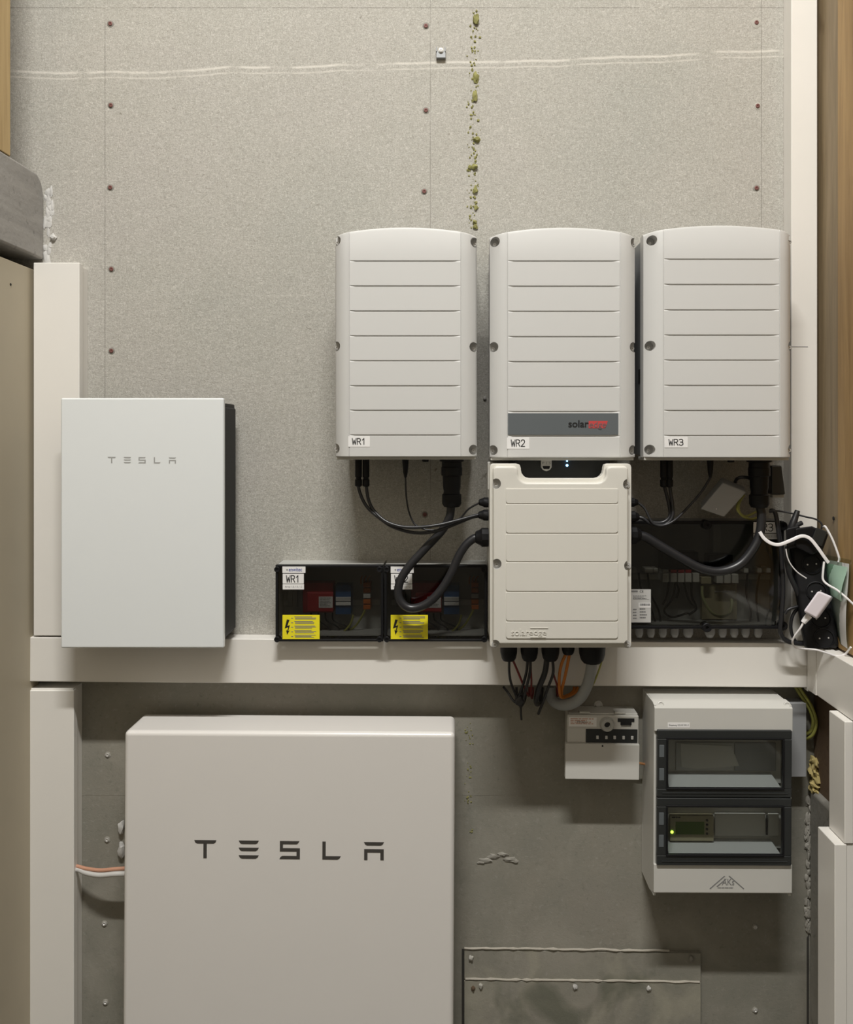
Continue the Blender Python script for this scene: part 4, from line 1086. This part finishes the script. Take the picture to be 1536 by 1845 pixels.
for k in range(4): part('button', Shape().lathe([(0,L(2.2,.09)),(.0015,L(2,.09))], P(1272.5, 1478+k*8, .092), (0,-1,0), 10), MAT['ink'], md)
part('blank_cover', Shape().pbox(1287, 1466, 1378, 1506, .086, .070), MAT['hood'], t, .001)
part('slot', Shape().pbox(1379.5, 1468, 1381.5, 1504, .0865, .0845), MAT['ink'], t)
part('blank_cover', Shape().pbox(1383, 1466, 1402, 1506, .085, .070), MAT['hood'], t, .001)
# window flaps
for (fy0, fy1, wy0, wy1) in ((1316, 1437, 1333, 1421), (1438.5, 1560, 1455, 1541)):
    s = Shape()
    o_ = [(1182.5,fy0),(1425,fy0+1),(1425,fy1),(1188,fy1),(1182.5,fy1-5)]
    s.pbox(1182.5, fy0, 1425, wy0-1, .136, .1245); s.pbox(1182.5, wy1+1, 1425, fy1, .136, .1245)
    s.pbox(1182.5, wy0-1, 1201, wy1+1, .136, .1245); s.pbox(1410.5, wy0-1, 1425, wy1+1, .136, .1245)
    fl = part('window_flap', s, MAT['dark'], t, .002, 2, label='dark frame of the hinged window')
    s = ring_frame(Shape(), 1199, wy0-3, 1412, wy1+3, 3.4, .1385, .130)
    part('inner_rim', s, MAT['black'], fl, .0008)
    part('pane', Shape().pbox(1202, wy0, 1409.5, wy1, .1345, .1320), MAT['window'], fl)
    for ya, yb in ((wy0+10, wy0+32), (wy1-36, wy1-14)): part('hinge_inlay', Shape().pbox(1186, ya, 1195, yb, .1366, .134), MAT['plate'], fl, .0008)
    part('grip_ridge', Shape().pbox(1192, fy1-8, 1418, fy1-6.4, .1375, .135), MAT['dark'], fl, .0006)

# grey side box, wires and foam right of the fuse box
t = thing('side_housing', 'flat plain grey box tucked behind the right side of the fuse box', 'electrical box', P(1438, 1400, .02))
part('body', Shape().pbox(1420, 1268, 1452, 1400, .045, 0), MAT['grey_mid'], t, .002)
part('cover', Shape().pbox(1421, 1267, 1452.5, 1400.5, .050, .044), MAT['grey_mid'], t, .002)
cable('earth_cable', [(1432,1236,.02),(1440,1250,.022),(1455,1272,.024),(1464,1296,.024),(1462,1314,.022),(1452,1322,.015),(1444,1324,.004)], 3.4, 'earth_wire', 'green-yellow cable arching beside the fuse box, outer one', 'cable', 'earth cables beside the fuse box')
cable('earth_cable', [(1438,1236,.03),(1447,1250,.032),(1461,1272,.034),(1470,1300,.034),(1465,1322,.028),(1455,1330,.015),(1446,1331,.004)], 3.0, 'earth_wire', 'green-yellow cable arching beside the fuse box, inner one', 'cable', 'earth cables beside the fuse box')
s = Shape()
for i, (px, py, rx, ry) in enumerate([(1467,1374,6,9),(1466,1388,7,10),(1469,1400,7,11),(1468,1413,8,9),(1466,1423,6,7)]):
    s.blob(P(px, py, .018), L(rx,.02), .016, L(ry,.02), .55, 3, i+20)
single('foam_plug', s, MAT['foam'], 'lump of yellow expanding foam in the right corner', 'foam')

# ------------------------------------------------------------------ cables from the trunking to the battery
cable('battery_cable', [(133,1560,.040),(140,1561,.040),(155,1565,.046),(180,1568,.055),(205,1566,.06),(232,1564,.06)], 3.4, 'pink_wire', 'salmon cable from the lower left trunking to the battery', 'cable', 'two cables into the battery')
cable('battery_cable', [(133,1567,.042),(142,1567,.042),(156,1573,.05),(180,1577,.06),(205,1575,.066),(232,1574,.066)], 4.6, 'pale_wire', 'pale grey cable from the lower left trunking to the battery', 'cable', 'two cables into the battery')
s = Shape()
for i, (px, py, rx, ry) in enumerate([(219,1490,6,11),(219,1532,6,14)]): s.blob(P(px, py, .006), L(rx,0), .008, L(ry,0), .35, 2, i)
part('mortar_smear', s, MAT['putty'], wall)

# ------------------------------------------------------------------ wall anchor at the top
t = thing('wall_anchor', 'small grey metal bracket with a screw high on the wall', 'bracket', P(794, 104, .01))
part('bracket', Shape().pprism([(785.5,96),(788,90),(800,90),(802.5,96),(802.5,104),(785.5,104)], .010, 0), MAT['metal_body'], t, .001)
part('washer', Shape().lathe([(0,L(5,.01)),(.0015,L(5,.01)),(.002,L(4,.01))], P(794, 91, .010), (0,-1,0), 18), MAT['hood'], t)
part('screw', Shape().lathe([(0,L(3,.01)),(.002,L(3,.01)),(.0022,L(1.6,.01)),(.001,L(1.4,.01))], P(794, 91, .012), (0,-1,0), 14), MAT['metal'], t)
s = Shape().pbox(785, 84.5, 787, 92, .010, 0); s.pbox(800.5, 84.5, 802.5, 92, .010, 0)
part('prong', s, MAT['grey_mid'], t)
part('rod', Shape().lathe([(0,.004),(.004,.004),(.0045,.002)], P(873, 717, 0), (0,-1,0), 12), MAT['metal'], wall)

# ------------------------------------------------------------------ clutter in the right corner, standing on the trunking
ztk = TR_TOP
# power strip, leaning: local frame (u across, w along, n towards the viewer)
top, bot = P(1450, 975, .105), P(1482, 1170, .150)
w_ = (bot-top).normalized(); n_ = V((-.25,-1,0)); n_ = (n_ - w_*n_.dot(w_)).normalized(); u_ = n_.cross(w_)
if u_.x < 0: u_ = -u_
M4 = Matrix(((u_.x,w_.x,n_.x,top.x),(u_.y,w_.y,n_.y,top.y),(u_.z,w_.z,n_.z,top.z),(0,0,0,1)))
ln = (bot-top).length
t = thing('power_strip', 'black power strip leaning in the right corner under loose cables', 'power strip', bot)
part('body', Shape().box(-.036, .036, 0, ln, -.045, .0).xf(M4), MAT['black'], t, .010, 3)
for k, f in enumerate((.22, .47, .72, .90)):
    c = M4 @ V((.006, ln*f, -.001))
    so = part('socket', Shape().lathe([(0,.0225),(.004,.0225),(.0045,.0205),(.0010,.019),(.0008,.002)], c, n_, 22), MAT['black'], t)
    s = Shape()
    for dx in (-.0095, .0095): s.lathe([(0,.0018),(.0014,.0018)], M4 @ V((.006+dx, ln*f, .0006)), n_, 8)
    part('earth_clip', s, MAT['metal'], so)
t = thing('plug', 'black angular plug stuck in the top of the leaning power strip', 'plug', P(1455, 1000, .12))
s = Shape().hexa([P(1432,952,.150),(P(1462,948,.150)),P(1492,962,.150),P(1482,990,.150),P(1462,1000,.150),P(1432,985,.150)],[P(1430,952,.112),(P(1462,948,.112)),P(1492,962,.112),P(1482,990,.112),P(1462,1000,.112),P(1430,985,.112)])
part('body', s, MAT['black'], t, .004, 3)
part('cap', Shape().hexa([P(1470,950,.153),P(1490,958,.153),P(1480,985,.153),P(1460,976,.153)],[P(1470,950,.110),P(1490,958,.110),P(1480,985,.110),P(1460,976,.110)]), MAT['dark'], t, .002)
t = thing('cable_plug', 'black plug with a thumb-like bent sleeve standing up beside the WR3 sticker', 'plug', P(1424, 990, .1))
part('body', Shape().hexa([P(1415,952,.145),P(1440,946,.145),P(1442,985,.145),P(1417,990,.145)],[P(1415,952,.10),P(1440,946,.10),P(1442,985,.10),P(1417,990,.10)]), MAT['black'], t, .005, 3)
part('sleeve', Shape().tube([P(1425,956,.122), P(1428,944,.122), P(1432,932,.12), P(1436,920,.118)], lambda q: L(8-3.5*q, .12), 12), MAT['black_soft'], t)
part('lever', Shape().tube([P(1428,950,.125), P(1437,945,.126), P(1444,942,.125)], L(4.2,.12), 10), MAT['black_soft'], t)
GC = 'loose cables in the right corner'
cable('black_cable', [(1385,920,.095),(1396,924,.10),(1402,960,.104),(1407,1000,.105),(1410,1060,.105),(1407,1110,.105),(1405,1136,.104),(1412,1152,.102),(1427,1158,.10),(1450,1160,.098),(1462,1155,.10)], 4.0, 'black_soft', 'black cable hanging along the right edge of the large clear-lidded box', group=GC)
cable('black_cable', [(1418,985,.125),(1417,1010,.118),(1422,1035,.115),(1433,1060,.112),(1440,1075,.11)], 4.5, 'black_soft', 'short thick black cable left of the power strip, from the bent plug', group=GC)
lp = [(1443 + 19*math.cos(a), 1128 + 33*math.sin(a), .093 + .003*math.sin(a*2)) for a in [math.pi*.2 + k*math.pi*2/10 for k in range(10)]]
cable('coiled_cable', lp + [(1456,1160,.098)], 3.0, 'black_soft', 'black cable coiled at the foot of the power strip', group=GC)
cable('coiled_cable', [(1452,1092,.10),(1436,1093,.104),(1420,1098,.105),(1413,1106,.104)], 2.6, 'black_soft', 'short black cable arching left above the coil', group=GC)
cable('thin_cable', [(1390,921,.10),(1404,921,.104),(1426,925,.112),(1450,931,.12),(1470,936,.125),(1480,945,.13),(1478,956,.13)], 1.6, 'black_soft', 'thin black cable crossing in front of the tall trunking to the plug', group=GC)
cable('ribbon_cable', [(1368,958,.138),(1376,970,.142),(1389,979,.146),(1404,981,.15),(1423,974,.155),(1443,966,.158),(1458,970,.16),(1472,986,.163),(1484,1003,.165),(1492,1014,.165)], 3.0, 'white', 'flat white ribbon cable looping over the black plugs', group=GC, flat=.0010)
cable('white_cable', [(1483,949,.135),(1487,950,.142),(1498,970,.15),(1506,990,.156),(1511,1006,.160),(1510,1013,.160)], 2.0, 'white', 'white cable dropping from the plugs into the clear sleeve', group=GC, n=8)
cable('white_cable', [(1484,1012,.166),(1482,1030,.170),(1482,1044,.172),(1490,1053,.180),(1507,1063,.198),(1524,1077,.217),(1538,1090,.226)], 1.9, 'white', 'white cable slanting down right across the clear sleeve', group=GC, n=8)
cable('white_cable', [(1415,989,.147),(1418,1004,.146),(1424,1017,.146),(1436,1031,.146),(1452,1042,.146)], 1.1, 'white', 'thin white cable lying across the power strip', group=GC, n=8)
# charger
t = thing('usb_charger', 'lilac-white plug-in charger with a white lead in the right corner', 'charger', P(1470, 1120, .18))
fr = [(1473,1064),(1499,1075),(1470,1115),(1446,1102)]
f2 = [(x+2.5, y+1) for x, y in fr]
s = Shape().hexa([P(x, y, .195) for x, y in fr], [P(x, y, .156) for x, y in f2])
part('body', s, MAT['lilac'], t, .005, 3)
part('plug_sleeve', Shape().tube([P(1457, 1109, .178), P(1450, 1117, .178), P(1446, 1122, .178)], lambda q: L(6-1.5*q, .18), 10), MAT['white'], t)
cable('charger_lead', [(1447,1121,.178),(1441,1132,.178),(1431,1146,.172),(1427,1157,.165),(1432,1166,.155),(1448,1169,.15),(1470,1171,.152),(1490,1177,.178),(1506,1182,.203),(1521,1179,.195),(1532,1166,.212)], 1.8, 'white', 'thin white lead from the charger lying over the trunking corner', group=GC, n=8)
# plastic sleeve with papers
def sheet(tl, tr, bl, br, n, dl, dr, th, bulge):
    """A thin sheet standing along the right wall: left edge at distance dl from the back wall, right edge at dr."""
    s = Shape(); m = 8; rows = []
    for j in range(m+1):
        v = j/m; row = []
        for i in range(n+1):
            u = i/n
            xa, ya = tl[0]+(tr[0]-tl[0])*u, tl[1]+(tr[1]-tl[1])*u
            xb, yb = bl[0]+(br[0]-bl[0])*u, bl[1]+(br[1]-bl[1])*u
            x = xa+(xb-xa)*v - 7*math.sin(math.pi*v)*v*u
            row.append(P(x, ya+(yb-ya)*v, dl+(dr-dl)*u + bulge*math.sin(math.pi*u)*math.sin(math.pi*v) + .002*math.sin(6*u+4*v)))
        rows.append(row)
    A_ = [[s.bm.verts.new(p) for p in r_] for r_ in rows]; B_ = [[s.bm.verts.new(p + V((0, th, 0))) for p in r_] for r_ in rows]
    for j in range(m):
        for i in range(n):
            s.bm.faces.new((A_[j][i], A_[j][i+1], A_[j+1][i+1], A_[j+1][i])); s.bm.faces.new((B_[j][i], B_[j+1][i], B_[j+1][i+1], B_[j][i+1]))
    edge = lambda G: G[0] + [r_[-1] for r_ in G[1:]] + G[-1][-2::-1] + [r_[0] for r_ in G[-2:0:-1]]
    ea, eb = edge(A_), edge(B_); k = len(ea)
    for i in range(k): s.bm.faces.new((ea[i], eb[i], eb[(i+1)%k], ea[(i+1)%k]))
    return s
t = thing('document_sleeve', 'clear plastic sleeve with white and green papers at the right edge', 'folder', P(1512, 1172, .11))
part('sleeve', sheet((1474,997), (1533,1009), (1497,1150), (1529,1171), 8, .078, .215, .0007, .012), MAT['sleeve'], t)
part('paper', sheet((1477,1006), (1529,1016), (1499,1149), (1526,1169), 8, .074, .211, .0010, .010), MAT['paper'], t)
g_ = part('green_leaf', sheet((1479,1013), (1526,1022), (1486,1066), (1516,1084), 8, .0775, .2135, .0006, .004), MAT['green_paper'], t)
